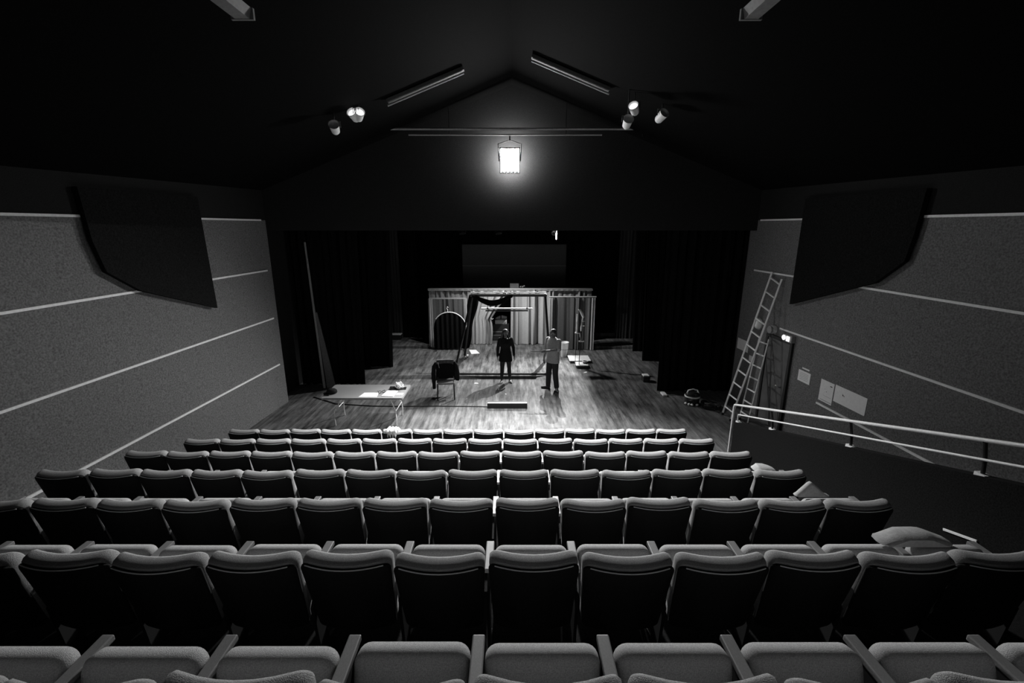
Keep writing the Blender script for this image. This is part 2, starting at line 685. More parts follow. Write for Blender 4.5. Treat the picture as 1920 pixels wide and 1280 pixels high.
# open-fronted housing: five thin walls
for q in ((-.225, -.207, -.0, .12, -.27, .27), (.207, .225, -.0, .12, -.27, .27), (-.225, .225, -.0, .12, .252, .27), (-.225, .225, -.0, .12, -.27, -.252), (-.225, .225, .10, .12, -.27, .27)):
    box(bm, *q)
obj('housing', bm, 'steel_dark', fl, rot=(TILT, 0, 0))
bm = B()
box(bm, -.205, .205, .01, .03, -.25, .25)
lens = obj('lens', bm, 'flood', fl, rot=(TILT, 0, 0))
bm = B()
for k in range(5):
    cx = -.165 + k * .0825
    prism(bm, [(cx - .041, -.25), (cx + .041, -.25), (cx + .02, -.225), (cx, -.215), (cx - .02, -.225)], -0.01, 0.0)
obj('scalloped_visor', bm, 'steel_dark', fl, rot=(TILT, 0, 0))
bm = B()
tube(bm, [(-.24, .06, 0), (-.26, .06, .36), (-.0, .06, .44), (.26, .06, .36), (.24, .06, 0)], 0.012)
tube(bm, [(0, .06, .43), (0, .06, .52)], 0.016)
obj('yoke', bm, 'steel_dark', fl, smooth=True)
bm = B()
box(bm, -.223, .223, .121, .14, -.24, .24)
obj('rear_glow_plate', bm, 'flood_glow', fl, rot=(TILT, 0, 0))  # added glowing plate, hidden at the rear, casts a halo on the header

ld = bpy.data.lights.new('flood_beam', 'SPOT')
ld.energy = FLOOD_WATTS
ld.spot_size = math.radians(96)
ld.spot_blend = 1.0
ld.shadow_soft_size = 0.08
lo = bpy.data.objects.new('flood_beam', ld)
COL.objects.link(lo)
lo.parent = fl
lo.location = (0, -0.16, -0.30)
lo.rotation_euler = (math.radians(-34), 0, 0)      # thrown down and toward the front rows

bm = B()
tube(bm, [(-3.4, 10.9, 6.60), (3.0, 10.9, 6.60)], 0.025, 10)
tube(bm, [(-2.3, 10.9, 6.48), (2.0, 10.9, 6.48)], 0.018, 10)
bar = thing('lighting_bar', 'long double pipe hanging across the hall above the floodlight', 'lighting bar')
obj('pipe', bm, 'grey', bar, smooth=True)
bm = B()
for x in (-3.3, -1.4, 1.2, 2.9):
    tube(bm, [(x, 10.9, 6.45), (x, 10.9, min(7.5, ceil_z(x)))], 0.008, 6)
obj('hanger', bm, 'steel_dark', bar)

LAMPDIR = [(-2.70, 8.75, 6.42, 0.5, 'large'), (-2.80, 8.75, 6.55, -.2, 'upper'), (-3.1, 8.6, 6.18, 0.2, 'lower'),
           (2.15, 8.75, 6.52, -0.5, 'upper'), (2.05, 8.75, 6.30, 0.0, 'lower'), (2.65, 8.75, 6.40, 0.4, 'outer')]
for x, y, z, rz, nm in LAMPDIR:
    z = min(z, ceil_z(x) - 0.12)
    t = thing('ceiling_spotlight', 'small pale-faced spotlight under the %s ceiling slope, the %s of three' % ('left' if x < 0 else 'right', {'large': 'inner', 'upper': 'topmost', 'lower': 'lowest', 'outer': 'outermost'}[nm]),
              'spotlight', (x, y, z), rz, 'small spotlights under the ceiling')
    mt = Matrix.Rotation(math.radians(62), 4, 'X')
    bm = B()
    lathe(bm, [(0.0, -.13), (.05, -.13), (.07, -.10), (.085, .06), (.095, .08), (.085, .08), (.07, .03), (.0, .02)], 20, mtx=mt)
    obj('can', bm, 'alu', t, smooth=True)
    bm = B()
    lathe(bm, [(0, .035), (.068, .035), (.068, .045), (0, .05)], 20, mtx=mt)
    obj('lens', bm, 'glass_lamp' if nm in ('large', 'upper') else 'white', t, smooth=True)
    bm = B()
    tube(bm, [(-.10, 0, 0), (-.10, 0, .1), (.10, 0, .1), (.10, 0, 0)], 0.007)
    tube(bm, [(0, 0, .1), (0, 0, ceil_z(x) - z)], 0.01)
    obj('yoke', bm, 'steel_dark', t)

# unlit tube fittings on the two ceiling slopes
for s, xs in ((-1, (-2.25, -.86)), (1, (.35, 1.75))):
    t = thing('tube_light', 'unlit pale tube fitting on the %s ceiling slope above the floodlight' % ('left' if s < 0 else 'right'), 'tube light', group='unlit tube fittings on the ceiling')
    for nm, dy, rr, m_ in (('tray', 0.0, 0.0, 'tray_grey'), ('tube', 0.0, 0.0, 'grey')):
        bm = B()
        a = V((xs[0], 9.0, ceil_z(xs[0]) - (.05 if nm == 'tray' else .12)))
        b = V((xs[1], 9.0, ceil_z(xs[1]) - (.05 if nm == 'tray' else .12)))
        if nm == 'tray':
            ang = math.atan2(b.z - a.z, b.x - a.x)
            L = (b - a).length
            mt = Matrix.Translation((a + b) / 2) @ Matrix.Rotation(-ang, 4, 'Y')
            box(bm, -L / 2, L / 2, -.06, .06, -.03, .03, .006, mtx=mt)
        else:
            tube(bm, [a, b], 0.019, 10)
        obj(nm, bm, m_, t, smooth=(nm == 'tube'))
for s in (-1, 1):
    t = thing('tube_light', 'unlit boxy tube fitting cut by the top edge of the picture at the %s' % ('left' if s < 0 else 'right'), 'tube light', group='unlit tube fittings on the ceiling')
    x = 2.4 if s > 0 else -2.6
    y0, y1 = (3.9, 5.2) if s > 0 else (3.7, 5.0)
    z = ceil_z(x) - 0.08
    bm = B()
    prism(bm, [(x - .10, z), (x + .10, z), (x + .07, z - .09), (x - .07, z - .09)], y0, y1)
    obj('diffuser', bm, 'grey', t)
    bm = B()
    box(bm, x - .11, x + .11, y1, y1 + .03, z - .095, z + .005)
    obj('end_cap', bm, 'grey', t)

# ------------------------------------------------------------------ stage lighting bar
bm = B()
tube(bm, [(-3.0, 15.6, 4.62), (3.0, 15.6, 4.62)], 0.025, 10)
sb = obj('stage_lighting_bar', bm, 'steel_dark', smooth=True)
tag(sb, 'black pipe under the stage roof carrying the stage lamps', 'lighting bar')
bm = B()
for x in (-2.8, 0.3, 2.8):
    tube(bm, [(x, 15.6, 4.62), (x, 15.6, 6.4)], 0.006, 6)
obj('suspension_cable', bm, 'steel_dark', sb)


def stage_lamp(x, aim, watts, size, label, door_x=None, radius=0.05, blend=0.6):
    t = thing('stage_lamp', label, 'stage lamp', (x, 15.6, 4.32), 0, 'stage lamps under the header')
    d = (V(aim) - V((x, 15.6, 4.32))).normalized()
    q = d.to_track_quat('-Z', 'Y')
    bm = B()
    lathe(bm, [(0, .22), (.07, .22), (.10, .14), (.10, -.02), (.108, -.03), (.108, -.05), (.094, -.05), (.094, .08), (0, .09)], 20)
    o = obj('can', bm, 'steel_dark', t, smooth=True)
    o.rotation_mode = 'QUATERNION'
    o.rotation_quaternion = q
    bm = B()
    lathe(bm, [(0, .082), (.09, .082), (.09, .088), (0, .088)], 20)
    o = obj('reflector', bm, 'chrome', t)
    o.rotation_mode = 'QUATERNION'
    o.rotation_quaternion = q
    bm = B()
    tube(bm, [(-.12, 0, 0), (-.12, 0, .2), (.12, 0, .2), (.12, 0, 0)], 0.008)
    tube(bm, [(0, 0, .2), (0, 0, .275)], 0.012)
    obj('yoke', bm, 'steel_dark', t)
    ld = bpy.data.lights.new('lamp_beam', 'SPOT')
    ld.energy = watts
    ld.spot_size = math.radians(size)
    ld.spot_blend = blend
    ld.shadow_soft_size = radius
    lo = bpy.data.objects.new('lamp_beam', ld)
    COL.objects.link(lo)
    lo.parent = t
    lo.location = d * 0.06
    lo.rotation_mode = 'QUATERNION'
    lo.rotation_quaternion = q
    return t


stage_lamp(-1.66, (-1.2, 14.4, 0), BAR_WATTS * .4, 140, 'stage lamp at the left end of the lit stretch under the header', )
stage_lamp(-0.45, (0.2, 14.2, 0), BAR_WATTS * 1.35, 140, 'stage lamp near the middle under the header, above the booth')
t = stage_lamp(1.43, (0.9, 9.9, 0), BAR_WATTS * 4.6, 116, 'stage lamp right of middle under the header, brightest of the stage lamps', radius=0.012)
bm = B()
box(bm, .030, .033, -.45, .12, -.23, .05)
obj('side_flap', bm, 'velvet', t)

# ------------------------------------------------------------------ stage drapes
def leg(x0, x1, y, z1, label, m='velvet', ll=0.0, lr=0.0, folds=9, amp=0.06, seed=1):
    o = drape('stage_drape', m, x0, x1, y, 0.005, z1, folds, amp, lean_l=ll, lean_r=lr, seed=seed)
    return tag(o, label, 'drape', 'stage side drapes')


leg(-6.15, -4.32, 12.65, 6.2, 'black side drape nearest the hall at stage left of picture, behind the table', seed=2, lr=.15)
leg(-6.15, -3.94, 14.33, 6.2, 'black side drape second from the hall, left of the chair', seed=3, lr=.25)
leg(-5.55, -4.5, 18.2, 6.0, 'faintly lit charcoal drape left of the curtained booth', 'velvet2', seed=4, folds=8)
leg(-4.5, -3.85, 18.5, 6.0, 'narrow black drape beside the left end of the curtained booth', seed=14, folds=5)
leg(4.1, 6.15, 12.1, 6.2, 'black side drape nearest the hall at the right, behind the vacuum cleaner', seed=5, ll=-.1)
leg(4.5, 6.15, 15.07, 6.2, 'black side drape on the right, second from the hall', seed=6, ll=-.2)
leg(4.49, 6.15, 16.3, 6.2, 'black side drape on the right, third from the hall', seed=7, ll=-.21)
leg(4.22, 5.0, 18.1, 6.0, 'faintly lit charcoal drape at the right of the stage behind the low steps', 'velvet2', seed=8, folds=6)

o = drape('back_drape', 'velvet', -6.1, 6.1, 20.7, 0.005, 6.2, 34, 0.06, seed=9, nx=240)
tag(o, 'wide black drape across the very back of the stage', 'drape')
bm = B()
box(bm, -2.2, 2.4, 20.36, 20.42, 0.9, 3.75, .01)
sp = obj('scenery_screen', bm, 'screen')
tag(sp, 'dark grey panel with a thin horizontal joint, standing behind the curtained booth', 'screen')
bm = B()
box(bm, -2.2, 2.4, 20.345, 20.362, 2.81, 2.825)
obj('joint_strip', bm, 'cloth', sp)
bm = B()
for x in (-1.9, 2.1):
    box(bm, x - .04, x + .04, 20.38, 20.42, 0, .92)
    box(bm, x - .04, x + .04, 20.1, 20.6, 0, .04)
obj('leg', bm, 'steel_dark', sp)

# ------------------------------------------------------------------ pale leaning strips at the left wing
t = thing('leaning_flat', 'narrow grey canvas flat leaning at the edge of the left black drape', 'scenery flat')
bm = B()
prism(bm, [(-5.43, 0.0), (-5.37, 0.0), (-5.47, 3.2), (-5.50, 4.1), (-5.53, 4.1)], 12.32, 12.36)
obj('edge_board', bm, 'grey', t)
bm = B()
prism(bm, [(-5.33, 0.0), (-5.08, 0.0), (-5.40, 2.2), (-5.44, 2.2)], 12.34, 12.38)
obj('canvas', bm, 'cloth_mid', t)

# ------------------------------------------------------------------ curtained booth
booth = thing('curtained_booth', 'wide booth hung with pale pleated curtains in the middle of the stage', 'booth')
BY = 17.4
bm = B()
box(bm, -3.22, 3.08, BY - .14, BY + .03, 2.175, 2.21, .008)
box(bm, -3.22, 3.08, BY + .75, BY + .79, 2.12, 2.16)
obj('top_rail', bm, 'cloth', booth)
bm = B()
for x in (-3.15, -1.66, 1.5, 3.0):
    box(bm, x - .025, x + .025, BY + .06, BY + .11, 0, 2.16)
obj('frame_post', bm, 'steel_dark', booth)
bm = B()
box(bm, -3.2, 3.06, BY + .0, BY + .78, 2.15, 2.17)
obj('top_board', bm, 'steel_dark', booth)
drape('side_curtain', 'cloth', -3.16, -1.62, BY - .0, 0.02, 2.17, 8, 0.085, booth, seed=21, lean_l=-.05)
drape('side_curtain', 'cloth', 1.42, 3.02, BY - .0, 0.02, 2.17, 7, 0.085, booth, seed=22, lean_r=.05)


def tied(u, tt):
    # left half of the centre curtain: wide at the top, pinched at the tie, narrow below
    l = -1.66
    ztie = 0.47
    if tt > ztie:
        k = (tt - ztie) / (1 - ztie)
        rgt = -0.80 + (0.0 + 0.80) * (k ** 1.1)
    else:
        k = (ztie - tt) / ztie
        rgt = -0.80 + 0.04 * math.sin(k * PI)
    return l + (rgt - l) * u


drape('tied_curtain', 'cloth', -1.66, 0, BY - .07, 0.02, 2.17, 6, 0.105, booth, seed=23, xf=tied, nz=26)
drape('hanging_curtain', 'cloth', -0.05, 1.47, BY - .08, 0.02, 2.17, 5, 0.11, booth, seed=24, lean_l=0.02, gather=.5)
drape('valance', 'cloth', -3.22, 3.09, BY - .12, 2.13, 2.19, 30, 0.012, booth, seed=25, nx=260, nz=3)
bm = B()
tube(bm, [(-.84, BY - .12, 1.04), (-.76, BY - .14, 1.02), (-.73, BY - .06, 1.03)], 0.018)
obj('curtain_tie', bm, 'cloth', booth, smooth=True)

t = thing('junk_box', 'small pale box with odd bits lying on top of the curtained booth', 'box', (0.12, 17.85, 2.171))
bm = B()
box(bm, -.2, .15, -.1, .1, 0, .17, .01)
obj('body', bm, 'grey', t)
bm = B()
for x in (.22, .3, .36):
    bmesh.ops.create_icosphere(bm, subdivisions=2, radius=.035, matrix=Matrix.Translation((x, 0, .035 + .03 * (x > .3))))
obj('knob', bm, 'white', t, smooth=True)
bm = B()
tube(bm, [(.16, .02, .015), (.25, .05, .08), (.36, 0, .06), (.46, .03, .015)], .012)
obj('cord', bm, 'rubber', t, smooth=True)

# things seen through the gap in the curtain
t = thing('dark_cabinet', 'dark cabinet standing inside the gap of the booth curtain', 'cabinet', (-0.45, 18.15, 0))
bm = B()
box(bm, -.33, .33, -.22, .22, .03, .68, .01)
obj('body', bm, 'steel_dark', t)
bm = B()
box(bm, -.33, .33, -.235, -.22, .36, .38)
box(bm, -.33, .33, -.235, -.22, .22, .235)
obj('shelf_edge', bm, 'grey', t)
bm = B()
box(bm, -.33, .33, -.2, .2, 0, .03)
obj('plinth', bm, 'rubber', t)
t = thing('open_case', 'pale open case with a round clasp on the dark cabinet in the booth', 'case', (-0.45, 18.12, 0.681))
bm = B()
box(bm, -.24, .24, -.16, .12, 0, .17, .015)
obj('body', bm, 'white', t)
bm = B()
for s in (-1, 1):
    pts = []
    for i in range(7):
        a = i / 6
        pts.append((s * (.02 + .22 * a), .17 + .14 * (1 - a) ** .6 if s < 0 else .17 + .15 - .05 * a))
    prism(bm, pts + [(s * .24, .17), (s * .02, .17)], .06, .1)
obj('lid_flap', bm, 'white', t)
bm = B()
lathe(bm, [(0, 0), (.05, 0), (.05, .015), (0, .02)], 16, mtx=Matrix.Translation((.16, -.16, .07)) @ Matrix.Rotation(PI / 2, 4, 'X'))
obj('clasp', bm, 'chrome', t, smooth=True)
bm = B()
tube(bm, [(-.3, -.05, .06), (-.36, -.05, .08), (-.36, .0, .08)], .012)
obj('handle', bm, 'white', t, smooth=True)

# ------------------------------------------------------------------ draped stands at both ends of the booth
st = thing('draped_stand', 'narrow stand hung with dark pleated cloth at the left front of the booth', 'stand')
bm = B()
box(bm, -3.13, -1.72, 16.98, 17.02, 1.86, 1.90)
box(bm, -3.13, -3.09, 17.0, 17.04, 0, 1.88)
box(bm, -1.76, -1.72, 17.0, 17.04, 0, 1.88)
obj('frame', bm, 'cloth', st)
drape('front_cloth', 'cloth_dark', -3.1, -1.74, 16.93, 0.03, 1.86, 7, 0.05, st, seed=31)
drape('side_cloth', 'cloth', -3.19, -3.0, 16.9, 0.02, 1.88, 2, 0.03, st, seed=32, lean_l=.04)
drape('side_cloth', 'cloth', -1.83, -1.68, 16.9, 0.02, 1.88, 2, 0.03, st, seed=33)

st = thing('draped_stand', 'broad stand hung with dark grey cloth at the right front of the booth', 'stand')
bm = B()
tube(bm, [(1.37, 16.55, 2.0), (3.1, 16.55, 2.0)], 0.03)
box(bm, 1.42, 1.46, 16.58, 16.62, 0, 2.0)
box(bm, 2.98, 3.02, 16.58, 16.62, 0, 2.0)
obj('frame', bm, 'cloth', st)
drape('front_cloth', 'cloth_dark', 1.44, 2.24, 16.50, 0.03, 1.98, 2.2, 0.03, st, seed=34)
drape('front_cloth', 'cloth_dark', 2.2, 3.0, 16.49, 0.03, 1.98, 4, 0.05, st, seed=35)
drape('side_cloth', 'cloth', 2.93, 3.05, 16.44, 0.02, 1.98, 1.5, 0.02, st, seed=36)
drape('side_cloth', 'cloth', 1.38, 1.5, 16.44, 0.6, 1.98, 1.5, 0.02, st, seed=37, lean_l=-.03)

# hoop stand with black cloth before the left stand
t = thing('hooped_rack', 'round-topped hoop rack with black cloth hanging under it, before the left draped stand', 'rack', (-2.32, 16.5, 0))
bm = B()
arc = [(.62 * math.cos(a), 0, .82 + .62 * math.sin(a)) for a in [PI * (-.06 + .86 * i / 26) for i in range(27)]]
tube(bm, arc, 0.02, 8)
obj('hoop', bm, 'white', t, smooth=True)
bm = B()
tube(bm, [(-.07, 0, 1.44), (-.05, 0, 1.52), (-.09, 0, 1.58), (-.06, 0, 1.65), (-.03, 0, 1.61)], 0.014)
obj('hook', bm, 'white', t, smooth=True)


def dome(u, tt):
    return -.60 + 1.2 * u


bm = B()
rows = []
NZ, NX = 12, 40
for i in range(NZ + 1):
    tt = i / NZ
    row = []
    for j in range(NX + 1):
        x = -.6 + 1.2 * j / NX
        top = .82 + math.sqrt(max(0.0, .6 ** 2 - x * x))
        row.append(bm.verts.new((x, .035 * math.sin(j * 1.05) - .02, .06 + (top - .06) * tt)))
    rows.append(row)
for A, Bq in zip(rows, rows[1:]):
    for j in range(NX):
        bm.faces.new((A[j], A[j + 1], Bq[j + 1], Bq[j]))
bmesh.ops.solidify(bm, geom=bm.faces[:], thickness=.008)
obj('black_cloth', bm, 'black_cloth', t, smooth=True)
bm = B()
for x in (-.5, .5):
    tube(bm, [(x, 0.03, 0), (x, 0.03, 1.05)], .015)
    tube(bm, [(x, -.25, .015), (x, .25, .015)], .015)
obj('foot', bm, 'steel_dark', t)

# ------------------------------------------------------------------ low platforms upstage
for x0, x1, y0, y1, z1, lab in ((3.15, 6.1, 16.62, 17.85, .11, 'lower dark wooden platform at the right rear of the stage'),
                                (3.15, 6.1, 18.35, 20.0, .22, 'upper dark wooden platform behind the lower one at the right rear'),
                                (-5.9, -3.2, 16.7, 17.95, .10, 'low dark wooden platform at the left rear of the stage')):
    bm = B()
    box(bm, x0, x1, y0, y1, 0.0, z1, .008)
    o = obj('stage_platform', bm, 'stage')
    tag(o, lab, 'platform', 'low stage platforms')
t = thing('white_topped_box', 'small box with a bright white top edge at the foot of the left charcoal drape', 'box', (-4.7, 17.75, 0.10))
bm = B()
box(bm, -.22, .24, -.1, .1, 0, .2, .01)
obj('body', bm, 'steel_dark', t)
bm = B()
box(bm, -.24, .26, -.12, .12, .2, .235, .005)
box(bm, -.22, -.14, -.03, .05, .235, .29)
obj('lid', bm, 'white', t)

# ------------------------------------------------------------------ A-frame
af = thing('swing_frame', 'tall black A-frame with a long top beam standing before the booth', 'frame')
Tl, Tr = V((-1.29, 14.55, 2.38)), V((1.07, 14.55, 2.40))
bm = B()
box(bm, -1.36, 1.12, 14.47, 14.59, 2.32, 2.40, .008)
obj('top_beam', bm, 'steel_dark', af)
bm = B()
tube(bm, [(-1.33, 14.52, 2.45), (1.1, 14.52, 2.45)], 0.018)
for x in (-.2, .25, .7):
    tube(bm, [(x, 14.54, 2.36), (x, 14.54, 2.45)], .02)
obj('lit_top_edge', bm, 'white', af, smooth=True)  # white pipe added as the lit upper edge of the black beam
for a, b, r in ((Tl, V((-1.81, 13.55, 0.02)), .035), (Tl, V((-1.69, 15.54, 0.02)), .045), (Tr, V((1.22, 13.55, 0.02)), .035), (Tr, V((1.32, 15.54, 0.02)), .04)):
    bm = B()
    tube(bm, [a, b], r, 8)
    obj('leg', bm, 'steel_dark', af, smooth=True)
bm = B()
tube(bm, [(-1.81, 13.55, .03), (1.22, 13.55, .03)], .03)
obj('base_bar', bm, 'steel_dark', af, smooth=True)
bm = B()
tube(bm, [(-1.69, 15.54, .02), (-1.69, 15.4, .02)], .05)
tube(bm, [(-1.60, 15.52, .05), (-1.55, 15.52, .05)], .05)
obj('foot_clamp', bm, 'alu', af, smooth=True)
# black cloth wrapped over the rear left leg, and a swag under the beam
bm = B()
rows = []
for i in range(17):
    t_ = i / 16
    c = V((-1.23, 14.6, 2.36)).lerp(V((-1.62, 15.42, .35)), t_)
    wd = .16 - .06 * t_ + .03 * math.sin(t_ * 9)
    rows.append([bm.verts.new(c + V((wd * (-1 + 2 * j / 8), .05 * math.sin(j * 1.6 + t_ * 3), 0))) for j in range(9)])
for A, Bq in zip(rows, rows[1:]):
    for j in range(8):
        bm.faces.new((A[j], A[j + 1], Bq[j + 1], Bq[j]))
bmesh.ops.solidify(bm, geom=bm.faces[:], thickness=.02)
obj('leg_cloth', bm, 'black_cloth', af, smooth=True)
bm = B()
rows = []
for i in range(25):
    u = i / 24
    x = -1.28 + 1.3 * u
    z = 2.36 - .24 * math.sin(PI * min(1, u * 1.0)) ** 1.3
    hh = .05 + .05 * math.sin(PI * u)
    rows.append([bm.verts.new((x, 14.42 + .02 * math.sin(k * 2 + i), z - hh + 2 * hh * k / 3)) for k in range(4)])
for A, Bq in zip(rows, rows[1:]):
    for j in range(3):
        bm.faces.new((A[j], A[j + 1], Bq[j + 1], Bq[j]))
bmesh.ops.solidify(bm, geom=bm.faces[:], thickness=.02)
obj('cloth_swag', bm, 'black_cloth', af, smooth=True)

tz = thing('trapeze_bar', 'white horizontal bar hung on two cords under the black A-frame', 'trapeze')
bm = B()
tube(bm, [(-1.0, 14.5, 1.93), (.66, 14.5, 1.93)], .026, 10)
obj('bar', bm, 'white', tz, smooth=True)
bm = B()
tube(bm, [(-.86, 14.5, 1.86), (.52, 14.5, 1.86)], .022, 10)
obj('lower_bar', bm, 'steel_dark', tz, smooth=True)
bm = B()
for x in (-.79, .49):
    tube(bm, [(x, 14.5, 1.9), (x, 14.5, 2.318)], .009, 6)
    tube(bm, [(x - .03, 14.5, 1.93), (x + .03, 14.5, 1.93)], .032, 8)
obj('cord', bm, 'rubber', tz, smooth=True)

# ------------------------------------------------------------------ folding table and what lies on it
tb = thing('folding_table', 'long pale folding table with bent tube legs at the left front of the stage', 'table', (-3.41, 10.09, 0))
bm = B()
oc = []
for cx, cy, a0 in ((.89, .41, 0), (-.89, .41, 90), (-.89, -.41, 180), (.89, -.41, 270)):
    for i in range(6):
        a = math.radians(a0 + 18 * i)
        oc.append((cx + .04 * math.cos(a), cy + .04 * math.sin(a)))
prism(bm, oc, .695, .74, 'z')
es = [e for e in bm.edges if abs(e.verts[0].co.z - .74) < 1e-4 and abs(e.verts[1].co.z - .74) < 1e-4]
bmesh.ops.bevel(bm, geom=es, offset=.008, segments=2, affect='EDGES')
obj('table_top', bm, 'table', tb, smooth=True)
for s in (-1, 1):
    bm = B()
    for y in (-.3, .3):
        tube(bm, [(s * .55, y * .6, .69), (s * .60, y * .6, .55), (s * .71, y * .97, .35), (s * .72, y, .2), (s * .71, y, 0.0)], .014, 8)
    tube(bm, [(s * .60, -.18, .55), (s * .60, .18, .55)], .012)
    tube(bm, [(s * .71, -.29, .35), (s * .71, .29, .35)], .012)
    obj('leg_frame', bm, 'alu', tb, smooth=True)
    bm = B()
    tube(bm, [(s * .30, 0, .69), (s * .60, 0, .55)], .01)
    obj('brace', bm, 'steel_dark', tb, smooth=True)


def sheet(name, pts, z, m, label, cat, th=.003, group=None):
    bm = B()
    prism(bm, pts, z, z + th, 'z')
    o = obj(name, bm, m)
    return tag(o, label, cat, group)


TZ = .741
G = 'papers on the folding table'
sheet('paper_sheet', [(-3.5, 9.70), (-3.08, 9.70), (-3.11, 9.98), (-3.45, 9.98)], TZ, 'paper', 'wide white paper at the middle front of the folding table', 'paper', group=G)
sheet('paper_sheet', [(-2.99, 9.75), (-2.71, 9.71), (-2.69, 10.09), (-2.94, 10.10)], TZ, 'paper', 'white paper pile right of the black spectacles on the folding table', 'paper', th=.012, group=G)
sheet('paper_sheet', [(-2.68, 9.83), (-2.53, 9.83), (-2.53, 9.95), (-2.67, 9.95)], TZ, 'paper', 'small white note near the right front corner of the folding table', 'paper', group=G)
t = thing('dark_hat', 'small dark peaked hat lying at the left end of the folding table', 'hat', (-4.20, 9.96, .741))
bm = B()
lathe(bm, [(0.11, 0), (.12, .02), (.115, .06), (.08, .095), (.0, .105)], 20)
obj('crown', bm, 'black_cloth', t, smooth=True)
bm = B()
prism(bm, [(.19 * math.cos(a) , .19 * math.sin(a)) for a in [math.radians(150 + 12 * i) for i in range(11)]] + [(-.04, -.1), (-.08, .06)], .0, .012, 'z')
obj('peak', bm, 'black_cloth', t)
t = thing('spectacles', 'black spectacles lying open between the papers on the folding table', 'spectacles', (-3.05, 9.99, .741), .4)
bm = B()
for s in (-1, 1):
    tube(bm, [(s * .045 + .035 * math.cos(a), -.03 + .0 * a, .03 + .026 * math.sin(a)) for a in [2 * PI * i / 14 for i in range(14)]], .006, 6, closed=True)
tube(bm, [(-.012, -.03, .035), (.012, -.03, .035)], .006, 6)
obj('front_frame', bm, 'gloss', t, smooth=True)
for s in (-1, 1):
    bm = B()
    tube(bm, [(s * .08, -.03, .04), (s * .08, .08, .03), (s * .078, .11, .008)], .005, 6)
    obj('temple', bm, 'gloss', t, smooth=True)
t = thing('black_tray', 'flat black tray at the right rear of the folding table', 'tray', (-2.72, 10.24, .741), .08)
bm = B()
box(bm, -.19, .19, -.07, .07, 0, .02, .005)
box(bm, -.2, -.08, -.05, .06, .02, .05, .008)
obj('body', bm, 'gloss', t)
t = thing('crumpled_tissue', 'crumpled white tissue heaped on the black tray of the folding table', 'tissue', (-2.68, 10.25, .762))
bm = B()
bmesh.ops.create_icosphere(bm, subdivisions=3, radius=.085)
rn = random.Random(5)
for v in bm.verts:
    k = 1 + .35 * math.sin(v.co.x * 60 + 1) * math.sin(v.co.y * 55) + .25 * math.sin(v.co.z * 70 + v.co.x * 40)
    v.co = V((v.co.x * k, v.co.y * k * .9, max(0, (v.co.z + .05) * k * 1.0)))
obj('tissue', bm, 'paper', t)

# ------------------------------------------------------------------ chair with jacket
ch = thing('black_chair', 'black metal chair standing on the stage right of the folding table', 'chair', (-1.79, 11.6, 0), math.radians(8))
bm = B()
box(bm, -.22, .22, -.22, .2, .43, .48, .015)
obj('seat', bm, 'cloth_mid', ch)
bm = B()
mt = Matrix.Translation((0, .2, .62)) @ Matrix.Rotation(math.radians(-8), 4, 'X')
pad(bm, rounded_rect(.40, .40, .30, .03), [(.01, -.018), (0, -.012), (0, .012), (.01, .018)], 5, -.02, .4)
bmesh.ops.transform(bm, matrix=mt, verts=bm.verts[:])
obj('backrest', bm, 'gloss', ch, smooth=True)
for s in (-1, 1):
    bm = B()
    tube(bm, [(s * .215, -.2, .46), (s * .225, -.21, 0)], .018)
    obj('leg', bm, 'steel_dark', ch, smooth=True)
    bm = B()
    tube(bm, [(s * .21, .245, .92), (s * .21, .2, .62), (s * .21, .18, .46), (s * .225, .28, 0)], .014)
    obj('leg', bm, 'steel_dark', ch, smooth=True)
bm = B()
for s in (-1, 1):
    tube(bm, [(s * .22, -.21, .485), (s * .22, .15, .485)], .011)
obj('seat_rail', bm, 'chrome', ch, smooth=True)
# the jacket hung over the back
jk = thing('black_jacket', 'black jacket hung over the back of the black chair, sleeves dangling', 'jacket', (-1.79, 11.6, 0), math.radians(8))
bm = B()
rows = []
for i in range(15):
    t_ = i / 14
    row = []
    for j in range(15):
        u = -1 + 2 * j / 14
        if t_ < .5:
            k = t_ / .5
            y, z = .12 + .055 * k, .56 + .41 * k
            wd = .225
        else:
            k = (t_ - .5) / .5
            y, z = .29 + .07 * k, .98 - .60 * k
            wd = .235 + .04 * k
        row.append(bm.verts.new((u * wd, y + .012 * math.sin(j * 1.9 + i), z - .02 * u * u + (.012 * math.sin(j * 2.3) if t_ in (0, 1) else 0))))
    rows.append(row)
for A, Bq in zip(rows, rows[1:]):
    for j in range(14):
        bm.faces.new((A[j], A[j + 1], Bq[j + 1], Bq[j]))
bmesh.ops.solidify(bm, geom=bm.faces[:], thickness=.012)
obj('body', bm, 'black_cloth', jk, smooth=True)
for s, zz in ((-1, .22), (1, .42)):
    bm = B()
    tube(bm, [(s * .255, .24, .93), (s * .30, .2, .82), (s * .325, .16, .62), (s * .32, .13, .45), (s * .315, .12, zz)], [.025, .06, .06, .055, .04], 10)
    obj('sleeve', bm, 'black_cloth', jk, smooth=True)
bm = B()
tube(bm, [(-.19, .145, .95), (-.16, .125, .80)], .008)
tube(bm, [(-.22, .235, .99), (.0, .235, .995), (.22, .235, .99)], .012)
obj('trim_edge', bm, 'grey', jk, smooth=True)

